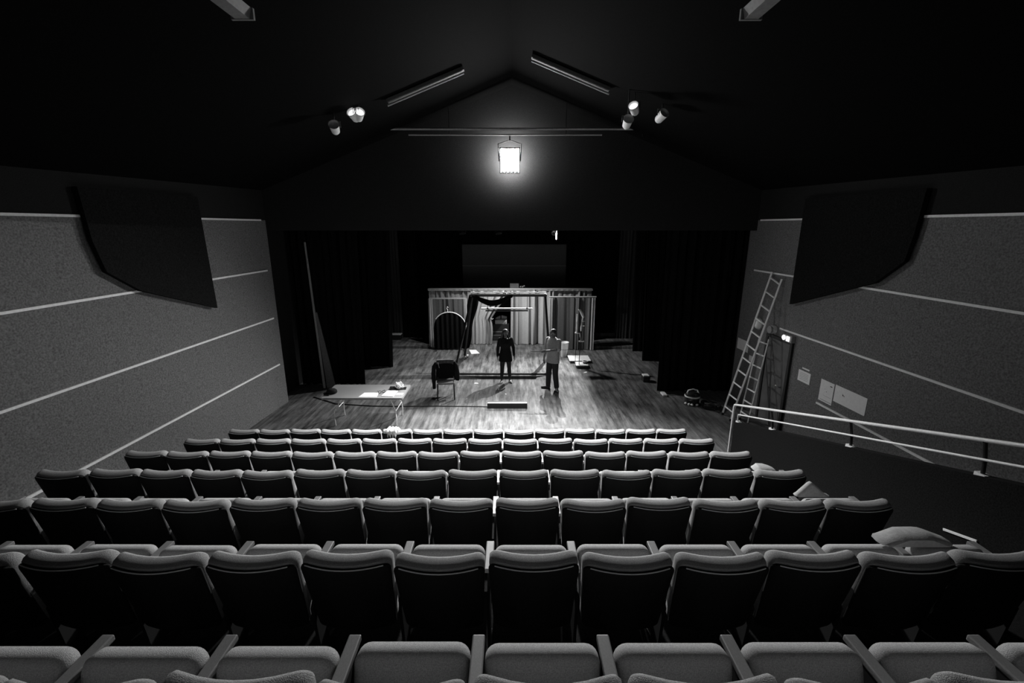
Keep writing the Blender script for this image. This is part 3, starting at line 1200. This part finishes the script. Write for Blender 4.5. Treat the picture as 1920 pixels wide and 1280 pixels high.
# ------------------------------------------------------------------ footlight box and cable
t = thing('footlight_box', 'long low black footlight box lying at the front of the stage', 'footlight', (-.12, 10.88, 0))
bm = B()
box(bm, -.51, .51, -.08, .10, 0, .135, .006)
obj('body', bm, 'steel_dark', t)
bm = B()
box(bm, -.505, .505, -.075, .0, .136, .145, .002)
obj('top_highlight', bm, 'grey', t)  # grey strip painted for the highlight along the box top
t = B()
pts = [(-.64, 10.9, .012), (-.85, 10.92, .012), (-1.3, 10.93, .012), (-1.9, 10.94, .012), (-2.8, 10.93, .012), (-3.6, 10.95, .012), (-4.6, 11.1, .012), (-5.4, 11.6, .012)]
tube(t, pts, .011, 6)
o = obj('power_cable', t, 'rubber', smooth=True)
tag(o, 'thin black cable running across the boards from the footlight box to the left', 'cable')

# ------------------------------------------------------------------ right-hand props
bn = thing('white_bin', 'tall white bin standing just behind the man', 'bin', (1.87, 15.6, 0))
bm = B()
lathe(bm, [(0, 0), (.12, 0), (.125, .02), (.145, .50), (.155, .53), (.145, .535), (.132, .52), (.115, .04), (0, .035)], 28)
obj('body', bm, 'white', bn, smooth=True)
bm = B()
lathe(bm, [(.138, .27), (.141, .28), (.138, .29)], 28)
obj('band', bm, 'grey', bn, smooth=True)
pf = thing('white_platform', 'low platform with a white board top on the floor right of the man', 'platform', (2.32, 15.07, 0))
bm = B()
box(bm, -.33, .33, -.3, .3, .0, .075)
obj('base', bm, 'steel_dark', pf)
bm = B()
box(bm, -.36, .36, -.33, .33, .075, .1, .004)
obj('top_board', bm, 'white', pf)
ls = thing('prop_stand', 'slim black stand on a white base plate carrying white curved fittings', 'stand', (2.3, 14.35, 0))
bm = B()
box(bm, -.2, .2, -.2, .2, .09, .12, .004)
obj('base_plate', bm, 'white', ls)
bm = B()
box(bm, -.17, .17, -.17, .17, 0, .09)
obj('base', bm, 'steel_dark', ls)
bm = B()
tube(bm, [(-.1, -.12, .12), (-.09, -.12, 1.25)], .012)
obj('pole', bm, 'steel_dark', ls, smooth=True)
bm = B()
tube(bm, [(-.2, .0, 1.16), (-.2, 0, 1.78)], .022)
tube(bm, [(-.26, 0, 1.16), (-.10, -.03, 1.15), (-.08, -.1, 1.0), (-.07, -.12, .9)], .02)
obj('tube_column', bm, 'white', ls, smooth=True)
bm = B()
tube(bm, [(-.17, 0, 1.93), (-.12, 0, 1.91), (-.04, 0, 1.78), (.0, -.02, 1.68), (-.02, -.04, 1.66)], [.02, .035, .05, .04, .02], 10)
obj('curved_head', bm, 'white', ls, smooth=True)
bm = B()
tube(bm, [(-.02, -.02, 1.68), (-.05, -.05, 1.50), (-.07, -.08, 1.34), (-.08, -.12, 1.24)], [.02, .018, .03, .018], 8)
for z in (1.55, 1.40):
    tube(bm, [(-.05, -.05, z), (.04, -.05, z)], .012)
tube(bm, [(-.14, -.12, .90), (.03, -.12, .91)], .022)
obj('clamp', bm, 'white', ls, smooth=True)
bm = B()
tube(bm, [(-.21, .02, .1), (-.2, .02, 1.2)], .009)
obj('rear_pole', bm, 'steel_dark', ls, smooth=True)
t = thing('small_lamp', 'small black lamp with a pale loop lying on the white base plate', 'lamp', (2.42, 14.36, .121))
bm = B()
lathe(bm, [(0, 0), (.07, 0), (.075, .03), (.05, .06), (0, .065)], 16)
obj('body', bm, 'gloss', t, smooth=True)
bm = B()
tube(bm, [(.095 * math.cos(a), .08 * math.sin(a) + .02, .07) for a in [2 * PI * i / 18 for i in range(18)]], .012, 6, closed=True)
obj('loop', bm, 'white', t, smooth=True)

SCR = 'scraps of paper on the stage floor'
sheet('paper_sheet', [(-1.62, 16.5), (-1.36, 16.5), (-1.18, 16.0), (-1.48, 15.9)], .001, 'paper', 'large white paper on the stage floor by the foot of the A-frame', 'paper', group=SCR)
sheet('paper_scrap', [(2.27, 13.72), (2.4, 13.76), (2.39, 13.84), (2.33, 13.8)], .001, 'paper', 'white paper scrap on the boards before the prop stand', 'paper', group=SCR)
sheet('paper_scrap', [(-1.12, 12.72), (-1.0, 12.69), (-1.01, 12.75), (-1.1, 12.78)], .001, 'paper', 'white paper scrap on the boards right of the chair', 'paper', group=SCR)
sheet('paper_scrap', [(-.2, 11.82), (-.16, 11.8), (-.15, 11.85), (-.19, 11.86)], .001, 'paper', 'tiny white paper scrap on the boards before the woman', 'paper', group=SCR)
t = thing('floor_socket', 'small pale box at the foot of the right black drape', 'box', (4.02, 12.95, 0))
bm = B()
box(bm, -.1, .1, -.12, .12, 0, .16, .01)
obj('body', bm, 'steel_dark', t)
bm = B()
box(bm, -.1, .08, -.1, .1, .16, .2, .01)
obj('lid', bm, 'white', t)

# ------------------------------------------------------------------ vacuum cleaner
vc = thing('vacuum_cleaner', 'round dark vacuum cleaner with coiled hose at the right front of the stage', 'vacuum cleaner', (4.72, 11.15, 0))
bm = B()
lathe(bm, [(0, .05), (.19, .05), (.2, .08), (.2, .24), (.19, .25)], 28)
obj('tank', bm, 'gloss', vc, smooth=True)
bm = B()
lathe(bm, [(.20, .24), (.215, .25), (.215, .28), (.20, .29)], 28)
obj('band', bm, 'alu', vc, smooth=True)
bm = B()
lathe(bm, [(.20, .285), (.19, .34), (.15, .39), (.08, .42), (0, .425)], 28)
obj('lid', bm, 'gloss', vc, smooth=True)
bm = B()
tube(bm, [(-.16, 0, .36), (-.13, 0, .46), (0, 0, .50), (.13, 0, .46), (.16, 0, .36)], .02)
obj('handle', bm, 'alu', vc, smooth=True)
for a in (200, 230, 250, 290, 60):
    bm = B()
    c = V((.21 * math.cos(math.radians(a)), .21 * math.sin(math.radians(a)), .04))
    bmesh.ops.create_uvsphere(bm, u_segments=14, v_segments=10, radius=.04, matrix=Matrix.Translation(c))
    obj('wheel', bm, 'alu', vc, smooth=True)
bm = B()
pts = []
for i in range(60):
    a = 2 * PI * i / 24
    pts.append((.42 + (.22 + .012 * (i / 24)) * math.cos(a + 2), -.28 + .26 * math.sin(a + 2), .03 + .045 * i / 24 + .012 * math.sin(a * 3)))
pts = [(.14, .05, .33), (.22, .0, .3), (.3, -.05, .22)] + pts[::-1]
tube(bm, pts, .024, 8)
obj('hose', bm, 'gloss', vc, smooth=True)
vc.scale = (.92, .92, .80)
t = thing('vacuum_wand', 'vacuum wand with its floor head lying left of the vacuum cleaner', 'vacuum wand', (4.35, 11.75, 0))
bm = B()
tube(bm, [(-.1, .05, .03), (.45, -.02, .03)], .018)
obj('tube', bm, 'gloss', t, smooth=True)
bm = B()
box(bm, -.22, -.1, -.1, .16, .0, .05, .012)
obj('floor_head', bm, 'alu', t)

# ------------------------------------------------------------------ ladders
def ladder(name, label, foot0, foot1, top0, top1, n, r=.026):
    t = thing(name, label, 'ladder', (0, 0, 0), 0, 'ladders leaning on the right wall')
    f0, f1, t0, t1 = V(foot0), V(foot1), V(top0), V(top1)
    for a, b in ((f0, t0), (f1, t1)):
        bm = B()
        d = (b - a).normalized()
        tube(bm, [a, b], r, 4)
        obj('side_rail', bm, 'alu', t)
    L = (t0 - f0).length
    for i in range(n):
        k = (i + .6) / n
        bm = B()
        tube(bm, [f0.lerp(t0, k), f1.lerp(t1, k)], .019, 8)
        obj('rung', bm, 'alu', t, smooth=True)
    for a in (f0, f1):
        bm = B()
        box(bm, a.x - .03, a.x + .03, a.y - .025, a.y + .025, 0, .06, .005)
        obj('rubber_foot', bm, 'rubber', t)
    return t


ladder('tall_ladder', 'tall aluminium ladder leaning on the right wall beside the stage', (5.2, 10.42, .03), (5.22, 10.04, .03), (5.94, 10.42, 3.5), (5.96, 10.04, 3.38), 11)
ladder('short_ladder', 'shorter aluminium ladder leaning behind the tall one at the door', (5.47, 10.12, .03), (5.5, 9.80, .03), (5.88, 10.46, 1.98), (5.93, 10.16, 1.98), 7, .018)

# ------------------------------------------------------------------ right wall fittings
def wall_thing(name, label, cat, y, z, group=None):
    return thing(name, label, cat, (wall_x(y), y, z), WYAW, group)


# local axes at the right wall: -x is into the room, y runs along the wall
def wall_paper(name, y0, y1, z0, z1, label, marks=()):
    t = wall_thing(name, label, 'notice', (y0 + y1) / 2, (z0 + z1) / 2, 'white notices on the right wall')
    hy, hz = (y1 - y0) / 2, (z1 - z0) / 2
    bm = B()
    box(bm, -.006, -.001, -hy, hy, -hz, hz)
    obj('sheet', bm, 'paper', t)
    if marks:
        bm = B()
        for a, b, c, d in marks:
            box(bm, -.0085, -.0065, a * hy, b * hy, c * hz, d * hz)
        obj('printing', bm, 'ink', t)
    return t


wall_paper('wall_notice', 8.78, 9.14, 1.355, 1.59, 'small white notice on the right wall between door and the larger notices', [(-.7, .7, .55 - .28 * k, .58 - .28 * k) for k in range(5)])
wall_paper('wall_notice', 8.13, 8.48, 1.17, 1.60, 'upright white notice on the right wall, joined to the wide one', [(-.75, -.45, .62, .7), (-.1, 0, .0, .04), (.2, .3, .2, .22), (-.9, .7, -.86, -.83), (-.8, .4, -.4, -.39)])
wall_paper('wall_notice', 7.37, 8.105, 1.285, 1.61, 'wide white notice on the right wall, right of the upright one', [(.45, .47, .1, .3), (.40, .45, .05, .2), (.34, .37, .02, .14)])
wall_paper('wall_notice', 8.84, 9.05, 1.63, 1.66, 'thin pale strip on the right wall just above the small notice')
wall_paper('wall_notice', 11.04, 11.54, 1.41, 1.69, 'dim grey notice on the right wall behind the tall ladder')
wall_paper('wall_switch', 10.80, 10.95, 1.24, 1.38, 'small pale switch plate on the right wall seen between the ladder rungs')['category'] = 'switch'

t = wall_thing('round_wall_lamp', 'round pale bulkhead lamp on the right wall seen between the ladder rungs', 'wall lamp', 10.70, 2.23)
mt = Matrix.Rotation(-PI / 2, 4, 'Y')
bm = B()
lathe(bm, [(0, 0), (.15, 0), (.15, .03), (.13, .035), (0, .035)], 24, mtx=mt)
obj('base', bm, 'grey', t, smooth=True)
bm = B()
lathe(bm, [(.125, .035), (.115, .08), (.07, .115), (0, .125)], 24, mtx=mt)
obj('dome', bm, 'alu', t, smooth=True)
t = wall_thing('wall_siren', 'pale drum-shaped sounder above the left side of the door', 'sounder', 10.12, 2.22)
bm = B()
lathe(bm, [(0, 0), (.09, 0), (.09, .08), (0, .08)], 24, mtx=mt)
obj('body', bm, 'white', t, smooth=True)
bm = B()
lathe(bm, [(.07, .08), (.085, .085), (.085, .13), (.05, .14), (0, .14)], 24, mtx=mt)
obj('front_ring', bm, 'grey', t, smooth=True)
t = wall_thing('emergency_light', 'small twin-lamp emergency light on the right wall under the pale batten', 'emergency light', 9.55, 2.16)
bm = B()
box(bm, -.09, 0, -.16, .14, -.08, .07, .01)
obj('body', bm, 'grey', t)
bm = B()
for y in (.08,):
    lathe(bm, [(0, 0), (.05, 0), (.055, .02), (.03, .04), (0, .045)], 18, mtx=Matrix.Translation((-.09, y, 0)) @ mt)
obj('round_lens', bm, 'glass_lamp', t, smooth=True)
bm = B()
box(bm, -.105, -.09, -.10, -.0, -.06, .05, .004)
obj('square_lens', bm, 'glass_lamp', t)
t = B()
tube(t, [(wall_x(9.42) - .012, 9.42, 2.08), (wall_x(9.42) - .012, 9.39, 1.0), (wall_x(9.42) - .012, 9.38, .0)], .006, 6)
o = obj('wall_cable', t, 'steel_dark')  # thin dark line from the emergency light down to the floor
tag(o, 'thin dark line running down the wall from the emergency light', 'cable')

# ------------------------------------------------------------------ hand rail on the parapet
hr = thing('parapet_rail', 'pale two-bar hand rail along the dark parapet at the right', 'hand rail')
RX = 4.47


def rail_z(y, h):
    return par_z(y) + h


bm = B()
tube(bm, [(RX, 8.52, .0), (RX, 8.52, .98), (RX, 8.50, 1.04), (RX, 8.44, rail_z(8.44, .37))] + [(RX, 8.4 - k * .6, rail_z(8.4 - k * .6, .37)) for k in range(18)], .021, 10)
obj('top_rail', bm, 'rail', hr, smooth=True)
bm = B()
tube(bm, [(4.52, 8.40, par_z(8.4)), (4.51, 8.40, rail_z(8.4, .12)), (RX + .02, 8.36, rail_z(8.36, .165))] + [(RX + .02, 8.3 - k * .6, rail_z(8.3 - k * .6, .17)) for k in range(18)], .014, 10)
obj('lower_rail', bm, 'rail', hr, smooth=True)
for y in (8.40, 7.28, 5.54, 3.92, 2.3):
    bm = B()
    box(bm, 4.50, 4.57, y - .05, y + .05, par_z(y + .05) - .0, par_z(y) + .022)
    obj('foot_plate', bm, 'rail', hr)
    if y < 8.3:
        bm = B()
        tube(bm, [(4.535, y, par_z(y)), (4.52, y, rail_z(y, .15)), (4.485, y, rail_z(y, .30)), (RX, y, rail_z(y, .36))], .018, 8)
        obj('post', bm, 'steel_dark', hr, smooth=True)

# ------------------------------------------------------------------ loose cloths on the seats
def bundle(label, pts, y0, y1, m='cloth', name='cloth_bundle'):
    """soft heap: a silhouette in xz given depth, rounded"""
    bm = B()
    n = len(pts)
    cx = sum(p[0] for p in pts) / n
    zb = min(p[1] for p in pts)
    prof = [(.80, y0), (.95, y0 + (y1 - y0) * .15), (1, y0 + (y1 - y0) * .45), (.97, y0 + (y1 - y0) * .8), (.85, y1)]
    rings = [[bm.verts.new((cx + (x - cx) * k, y, zb + (z - zb) * k)) for x, z in pts] for k, y in prof]
    for A, Bq in zip(rings, rings[1:]):
        for j in range(n):
            bm.faces.new((A[j], A[(j + 1) % n], Bq[(j + 1) % n], Bq[j]))
    bm.faces.new(rings[0][::-1])
    bm.faces.new(rings[-1])
    o = obj(name, bm, m, smooth=True)
    return tag(o, label, 'cloth', 'cloths left on the seats')


bundle('pale pointed cloth bundle on the right end seat of the fifth row', [(2.62, 2.085), (2.94, 2.085), (2.90, 2.10), (2.775, 2.21), (2.755, 2.22), (2.735, 2.21), (2.64, 2.10)], 3.70, 3.77, 'cloth')
bundle('pale spread cloth on the right end seat of the sixth row', [(2.48, 2.425), (2.98, 2.425), (2.97, 2.43), (2.83, 2.485), (2.78, 2.49), (2.63, 2.488), (2.59, 2.47), (2.50, 2.43)], 2.60, 2.74, 'cloth')
bundle('small pale cloth on the right end seat of the fourth row', [(2.82, 1.745), (3.08, 1.745), (3.05, 1.76), (2.97, 1.785), (2.88, 1.79), (2.85, 1.76)], 4.73, 4.86, 'cloth')
# white cloth hung over a front-row seat back
bm = B()
rows = []
for i in range(13):
    t_ = i / 12
    row = []
    for j in range(15):
        u = -1 + 2 * j / 14
        if t_ < .4:
            k = t_ / .4
            y, z = 7.72, .84 + .09 * k
        elif t_ < .6:
            k = (t_ - .4) / .2
            y, z = 7.72 - .19 * k, .935
        else:
            k = (t_ - .6) / .4
            y, z = 7.525, .93 - (.10 + .05 * math.sin(j * 1.7)) * k
        row.append(bm.verts.new((-2.17 + u * (.10 + .02 * math.sin(i)), y + .008 * math.sin(j * 2.1), z + .012 * math.sin(j * 1.3 + 1))))
    rows.append(row)
for A, Bq in zip(rows, rows[1:]):
    for j in range(14):
        bm.faces.new((A[j], A[j + 1], Bq[j + 1], Bq[j]))
bmesh.ops.solidify(bm, geom=bm.faces[:], thickness=.008)
o = obj('white_cloth', bm, 'paper', smooth=True)
tag(o, 'white fringed cloth hung over a seat back in the front row', 'cloth', 'cloths left on the seats')

bm = B()
box(bm, -.012, .0, -.17, .17, -.012, .012, .002)
o = obj('metal_strip', bm, 'alu', loc=(4.469, 3.91, 1.52), rot=(-math.atan(.328), 0, 0))
tag(o, 'short bright metal strip low on the dark parapet beside the right aisle', 'metal strip')


# ------------------------------------------------------------------ people
def cap(bm, p0, r0, p1, r1, n=14):
    """tapered capsule"""
    p0, p1 = V(p0), V(p1)
    d = p1 - p0
    if d.length < 1e-5:
        d = V((0, 0, 1e-4))
        p1 = p0 + d
    dn = d.normalized()
    pts, rs = [], []
    for k in (-1, -.94, -.75, -.4):
        pts.append(p0 + dn * r0 * k)
        rs.append(max(.0004, r0 * math.sqrt(max(0, 1 - k * k))))
    for k in (0, .25, .5, .75, 1):
        pts.append(p0.lerp(p1, k))
        rs.append(r0 + (r1 - r0) * k)
    for k in (.4, .75, .94, 1):
        pts.append(p1 + dn * r1 * k)
        rs.append(max(.0004, r1 * math.sqrt(max(0, 1 - k * k))))
    tube(bm, pts, rs, n)


def ell(bm, c, r, rot=None):
    mt = Matrix.Translation(c) @ (rot.to_4x4() if rot is not None else Matrix.Identity(4)) @ Matrix.Diagonal((r[0], r[1], r[2], 1))
    bmesh.ops.create_uvsphere(bm, u_segments=20, v_segments=14, radius=1.0, matrix=mt)


def fuse(name, bm, voxel, m, parent, smooth_n=3):
    """one continuous skin over the laid-out forms"""
    me = bpy.data.meshes.new('tmp')
    bmesh.ops.recalc_face_normals(bm, faces=bm.faces[:])
    bm.to_mesh(me)
    bm.free()
    o = bpy.data.objects.new('tmp', me)
    COL.objects.link(o)
    md = o.modifiers.new('r', 'REMESH')
    md.mode = 'VOXEL'
    md.voxel_size = voxel
    dg = bpy.context.evaluated_depsgraph_get()
    dg.update()
    me2 = bpy.data.meshes.new_from_object(o.evaluated_get(dg))
    bpy.data.objects.remove(o)
    b2 = B()
    b2.from_mesh(me2)
    for _ in range(smooth_n):
        bmesh.ops.smooth_vert(b2, verts=b2.verts[:], factor=.5, use_axis_x=True, use_axis_y=True, use_axis_z=True)
    return obj(name, b2, m, parent, smooth=True)


def hand(bm, wrist, d, palm_n, thumb_side, curl=.5, s=1.0):
    """palm, four unequal fingers with knuckle bends and a thumb from the side of the palm"""
    d = V(d).normalized()
    n = V(palm_n)
    n = (n - d * n.dot(d)).normalized()
    sd = d.cross(n).normalized() * thumb_side
    w_ = V(wrist)
    for k in (-.026, -.009, .009, .026):
        cap(bm, w_ + sd * k * .7 * s + d * .01 * s, .014 * s, w_ + (d * .085 + sd * k) * s, .0115 * s, 8)
    for k, L in ((.031, .072), (.011, .080), (-.010, .074), (-.030, .058)):
        p = w_ + (d * .088 + sd * k) * s
        dd = d
        r = .0095
        for q in range(3):
            ang = curl * (.35 + .35 * q)
            dd = (d * math.cos(ang) + n * math.sin(ang)).normalized()
            p2 = p + dd * L * (.44, .32, .24)[q] * s
            cap(bm, p, r * s, p2, (r - .0008) * s, 8)
            p, r = p2, r - .0008
    p = w_ + (d * .03 + sd * .03) * s
    p2 = p + (d * .028 + sd * .026 + n * .012) * s
    cap(bm, p, .013 * s, p2, .0105 * s, 8)
    cap(bm, p2, .0105 * s, p2 + (d * .03 + sd * .006 + n * .012) * s, .0088 * s, 8)


def head(bm, c, fwd, s=1.0):
    """skull, jaw, brow, nose, lips, chin, ears"""
    f = V(fwd).normalized()
    side = f.cross(V((0, 0, 1))).normalized()
    up = V((0, 0, 1))
    c = V(c)
    R_ = Matrix((side, f, up)).transposed()

    def P(a, b, z):
        return c + (side * a + f * b + up * z) * s
    ell(bm, P(0, -.01, .03), (.075 * s, .092 * s, .088 * s), R_)
    ell(bm, P(0, .022, -.035), (.058 * s, .066 * s, .078 * s), R_)
    cap(bm, P(-.03, .074, .022), .014 * s, P(.03, .074, .022), .014 * s, 8)
    cap(bm, P(0, .082, .012), .010 * s, P(0, .100, -.026), .015 * s, 8)
    cap(bm, P(-.019, .078, -.060), .010 * s, P(.019, .078, -.060), .010 * s, 8)
    ell(bm, P(0, .066, -.094), (.024 * s, .022 * s, .018 * s), R_)
    for q in (-1, 1):
        ell(bm, P(q * .078, -.012, -.008), (.010 * s, .020 * s, .032 * s), R_)
        ell(bm, P(q * .042, .056, -.03), (.022 * s, .022 * s, .022 * s), R_)
    return P, R_


def eyes(parent, P, s):
    for q in (-1, 1):
        bm = B()
        bmesh.ops.create_uvsphere(bm, u_segments=12, v_segments=8, radius=.0115 * s, matrix=Matrix.Translation(P(q * .031, .0755, .001)))
        obj('eye', bm, 'eye', parent, smooth=True)


def loft(bm, rings, n=28, close=True):
    """rings: (centre, rx, ry, yaw) stacked; a closed garment shell"""
    R_ = []
    for c, rx, ry, yaw in rings:
        row = []
        for j in range(n):
            a = 2 * PI * j / n
            p = Matrix.Rotation(yaw, 3, 'Z') @ V((rx * math.cos(a), ry * math.sin(a), 0))
            row.append(bm.verts.new(V(c) + p))
        R_.append(row)
    for A, Bq in zip(R_, R_[1:]):
        for j in range(n):
            bm.faces.new((A[j], A[(j + 1) % n], Bq[(j + 1) % n], Bq[j]))
    if close:
        bm.faces.new(R_[0][::-1])
        bm.faces.new(R_[-1])


# --- the woman: faces the hall, arms hanging, long hair, short dark dress
wm = thing('person', 'person with long dark hair in a short dark dress, standing with arms down', 'person', (-.19, 12.84, 0), math.radians(4))
H = {}
bm = B()
ank_l, ank_r = V((-.115, .0, .075)), V((.125, .0, .075))
kn_l, kn_r = V((-.10, -.02, .45)), V((.105, -.02, .45))
hp_l, hp_r = V((-.085, 0, .83)), V((.085, 0, .83))
for a, k, h, s in ((ank_l, kn_l, hp_l, -1), (ank_r, kn_r, hp_r, 1)):
    cap(bm, h, .085, k, .056)
    cap(bm, k, .055, a + V((0, .01, .12)), .046)
    cap(bm, k + V((0, .02, -.08)), .055, a + V((0, .015, .0)), .034)
    cap(bm, a + V((0, .02, -.035)), .036, a + V((s * .045, -.13, -.05)), .026)
ell(bm, (0, 0, .88), (.155, .11, .12))
ell(bm, (0, .0, 1.05), (.118, .088, .14))
ell(bm, (0, .0, 1.20), (.140, .095, .14))
for s in (-1, 1):
    ell(bm, (s * .06, -.058, 1.19), (.05, .045, .052))
cap(bm, (-.13, .01, 1.315), .05, (.13, .01, 1.315), .05)
cap(bm, (0, .01, 1.32), .05, (0, -.005, 1.43), .046)
for s, el, wr in ((-1, V((-.225, .02, 1.05)), V((-.235, -.03, .80))), (1, V((.235, .02, 1.05)), V((.255, -.03, .80)))):
    sh = V((s * .165, .01, 1.315))
    cap(bm, sh, .05, el, .037)
    cap(bm, el, .037, wr, .025)
    hand(bm, wr, (0, -.08, -1), (-s, 0, 0), 1 if s < 0 else 1, .45, .92)
P_, R_ = head(bm, (0, -.015, 1.50), (0.15, -1, 0), .95)
body = fuse('body', bm, .008, 'skin', wm)
eyes(wm, P_, .95)
bm = B()
for a, k, h in ((ank_l, kn_l, hp_l), (ank_r, kn_r, hp_r)):
    cap(bm, h, .092, k, .062)
    cap(bm, k, .061, a + V((0, .01, .12)), .052)
    cap(bm, k + V((0, .02, -.08)), .061, a + V((0, .015, .03)), .040)
ell(bm, (0, 0, .88), (.16, .115, .12))
fuse('leggings', bm, .012, 'trouser', wm)
bm = B()
loft(bm, [((0, 0, .66), .205, .135, 0), ((0, 0, .75), .196, .135, 0), ((0, 0, .88), .178, .13, 0), ((0, 0, .98), .155, .112, 0), ((0, 0, 1.06), .142, .104, 0), ((0, -.012, 1.15), .152, .118, 0),
          ((0, -.012, 1.21), .158, .122, 0), ((0, 0, 1.29), .165, .10, 0), ((0, .008, 1.335), .175, .075, 0), ((0, .01, 1.365), .10, .062, 0)])
for s, el in ((-1, V((-.225, .02, 1.05))), (1, V((.235, .02, 1.05)))):
    cap(bm, V((s * .165, .01, 1.315)), .06, el, .048)
    cap(bm, el, .048, el.lerp(V((el.x + s * .012, -.03, .80)), .85), .034)
fuse('dress', bm, .012, 'black_cloth', wm, 2)
bm = B()
c = V((0, -.015, 1.50))
ell(bm, P_(0, -.028, .045), (.087, .092, .088), R_)
for k in range(15):
    a = PI * (.02 + .96 * k / 14)
    o0 = P_(.078 * math.cos(a), -.02 - .085 * math.sin(a), .03)
    o1 = P_(.105 * math.cos(a) + .012 * math.sin(k * 3), -.03 - .085 * math.sin(a), -.10)
    o2 = P_(.125 * math.cos(a) + .02 * math.sin(k * 2.2), -.02 - .07 * math.sin(a), -.24)
    cap(bm, o0, .03, o1, .032, 8)
    cap(bm, o1, .032, o2, .016, 8)
fuse('hair', bm, .010, 'hair', wm, 2)
for a, s in ((ank_l, -1), (ank_r, 1)):
    bm = B()
    cap(bm, a + V((0, .03, -.035)), .040, a + V((s * .02, -.05, -.043)), .035)
    cap(bm, a + V((s * .02, -.05, -.045)), .036, a + V((s * .048, -.14, -.052)), .024)
    sh_o = fuse('shoe', bm, .008, 'shoe', wm)
bm = B()
bmesh.ops.create_icosphere(bm, subdivisions=2, radius=.016, matrix=Matrix.Translation((.045, -.115, 1.36)))
obj('brooch', bm, 'white', wm, smooth=True)

# --- the man: turned to the left, forearm held across, rod in the hand
mn = thing('person', 'person with short dark hair in a loose pale shirt and dark trousers, one forearm raised', 'person', (1.15, 12.25, 0), 0)
fw = V((-.72, -.70, 0)).normalized()
sd = V((-fw.y, fw.x, 0))           # to his left (picture right / toward the hall)
yawm = math.atan2(fw.y, fw.x) + PI / 2


def Q(a, b, z):                     # a to his left, b forward
    return sd * a + fw * b + V((0, 0, z))


bm = B()
hipL, hipR = Q(.09, 0, .93), Q(-.09, 0, .93)
kL, kR = Q(.12, .02, .50), Q(-.11, .04, .50)
aL, aR = Q(.15, -.01, .08), Q(-.13, .03, .08)
tL, tR = V((.10, -.9, 0)).normalized(), V((-1, -.05, 0)).normalized()
for h, k, a, t_ in ((hipL, kL, aL, tL), (hipR, kR, aR, tR)):
    cap(bm, h, .09, k, .062)
    cap(bm, k, .062, a + V((0, 0, .05)), .042)
    cap(bm, k - fw * .025 + V((0, 0, -.1)), .056, a + V((0, 0, .06)), .04)
    cap(bm, a + V((0, 0, -.035)) - t_ * .02, .040, a + t_ * .16 + V((0, 0, -.05)), .028)
RM = Matrix.Rotation(yawm, 3, 'Z')
ell(bm, Q(0, 0, .97), (.165, .115, .12), RM)
ell(bm, Q(0, .01, 1.14), (.155, .11, .16), RM)
ell(bm, Q(0, 0, 1.32), (.178, .12, .16), RM)
cap(bm, Q(-.165, -.01, 1.44), .058, Q(.165, -.01, 1.44), .058)
cap(bm, Q(0, -.01, 1.44), .062, Q(0, .01, 1.56), .056)
shL, shR = Q(.195, -.01, 1.435), Q(-.195, -.01, 1.435)
elL = V((.13, -.28, 1.23))
wrL = V((-.20, -.34, 1.22))
cap(bm, shL, .055, elL, .043)
cap(bm, elL, .043, wrL, .029)
hand(bm, wrL, wrL - elL + V((-.1, 0, 0)), (0, .9, -.5), 1, 1.1, 1.0)
elR = Q(-.265, -.02, 1.14)
wrR = Q(-.285, .05, .88)
cap(bm, shR, .055, elR, .042)
cap(bm, elR, .042, wrR, .028)
hand(bm, wrR, (0, -.05, -1), sd, 1, .5, 1.0)
Pm, Rm = head(bm, Q(-.0, .035, 1.635), V((-.85, -.55, -.05)), 1.0)
fuse('body', bm, .008, 'skin', mn)
eyes(mn, Pm, 1.0)
bm = B()
for h, k, a in ((hipL, kL, aL), (hipR, kR, aR)):
    cap(bm, h, .105, k, .082)
    cap(bm, k, .082, a + V((0, 0, .02)), .072)
ell(bm, Q(0, 0, .97), (.175, .128, .12), RM)
fuse('trousers', bm, .012, 'trouser', mn, 3)
bm = B()
loft(bm, [(Q(0, 0, .80), .215, .155, yawm), (Q(0, 0, .92), .205, .15, yawm), (Q(0, 0, 1.06), .195, .142, yawm), (Q(0, 0, 1.2), .198, .142, yawm), (Q(0, 0, 1.34), .208, .14, yawm),
          (Q(0, -.005, 1.43), .215, .11, yawm), (Q(0, -.008, 1.49), .14, .085, yawm), (Q(0, 0, 1.525), .075, .072, yawm)])
cap(bm, shL, .074, elL, .066)
cap(bm, shR, .074, shR.lerp(elR, .85), .068)
shirt = fuse('shirt', bm, .012, 'shirt', mn, 2)
bm = B()
ell(bm, Pm(0, -.022, .045), (.083, .092, .085), Rm)
ell(bm, Pm(0, -.06, -.01), (.07, .05, .06), Rm)
fuse('hair', bm, .010, 'hair', mn, 2)
for a, t_, m_ in ((aL, tL, 'shoe'), (aR, tR, 'shoe_dark')):
    bm = B()
    cap(bm, a + V((0, 0, -.035)) - t_ * .03, .045, a + t_ * .08 + V((0, 0, -.038)), .043)
    cap(bm, a + t_ * .08 + V((0, 0, -.04)), .043, a + t_ * .18 + V((0, 0, -.048)), .032)
    fuse('shoe', bm, .008, m_, mn)
hp_ = mn.location + wrL + (wrL - elL + V((-.1, 0, 0))).normalized() * .085
rod = B()
tube(rod, [hp_ + V((.07, .0, -.01)), hp_ + V((-.1, .0, .0)), hp_ + V((-.36, .02, -.01))], .011, 8)
o = obj('short_rod', rod, 'cloth_mid', smooth=True)
tag(o, 'short thin rod held out to the left by the person in the pale shirt', 'rod')
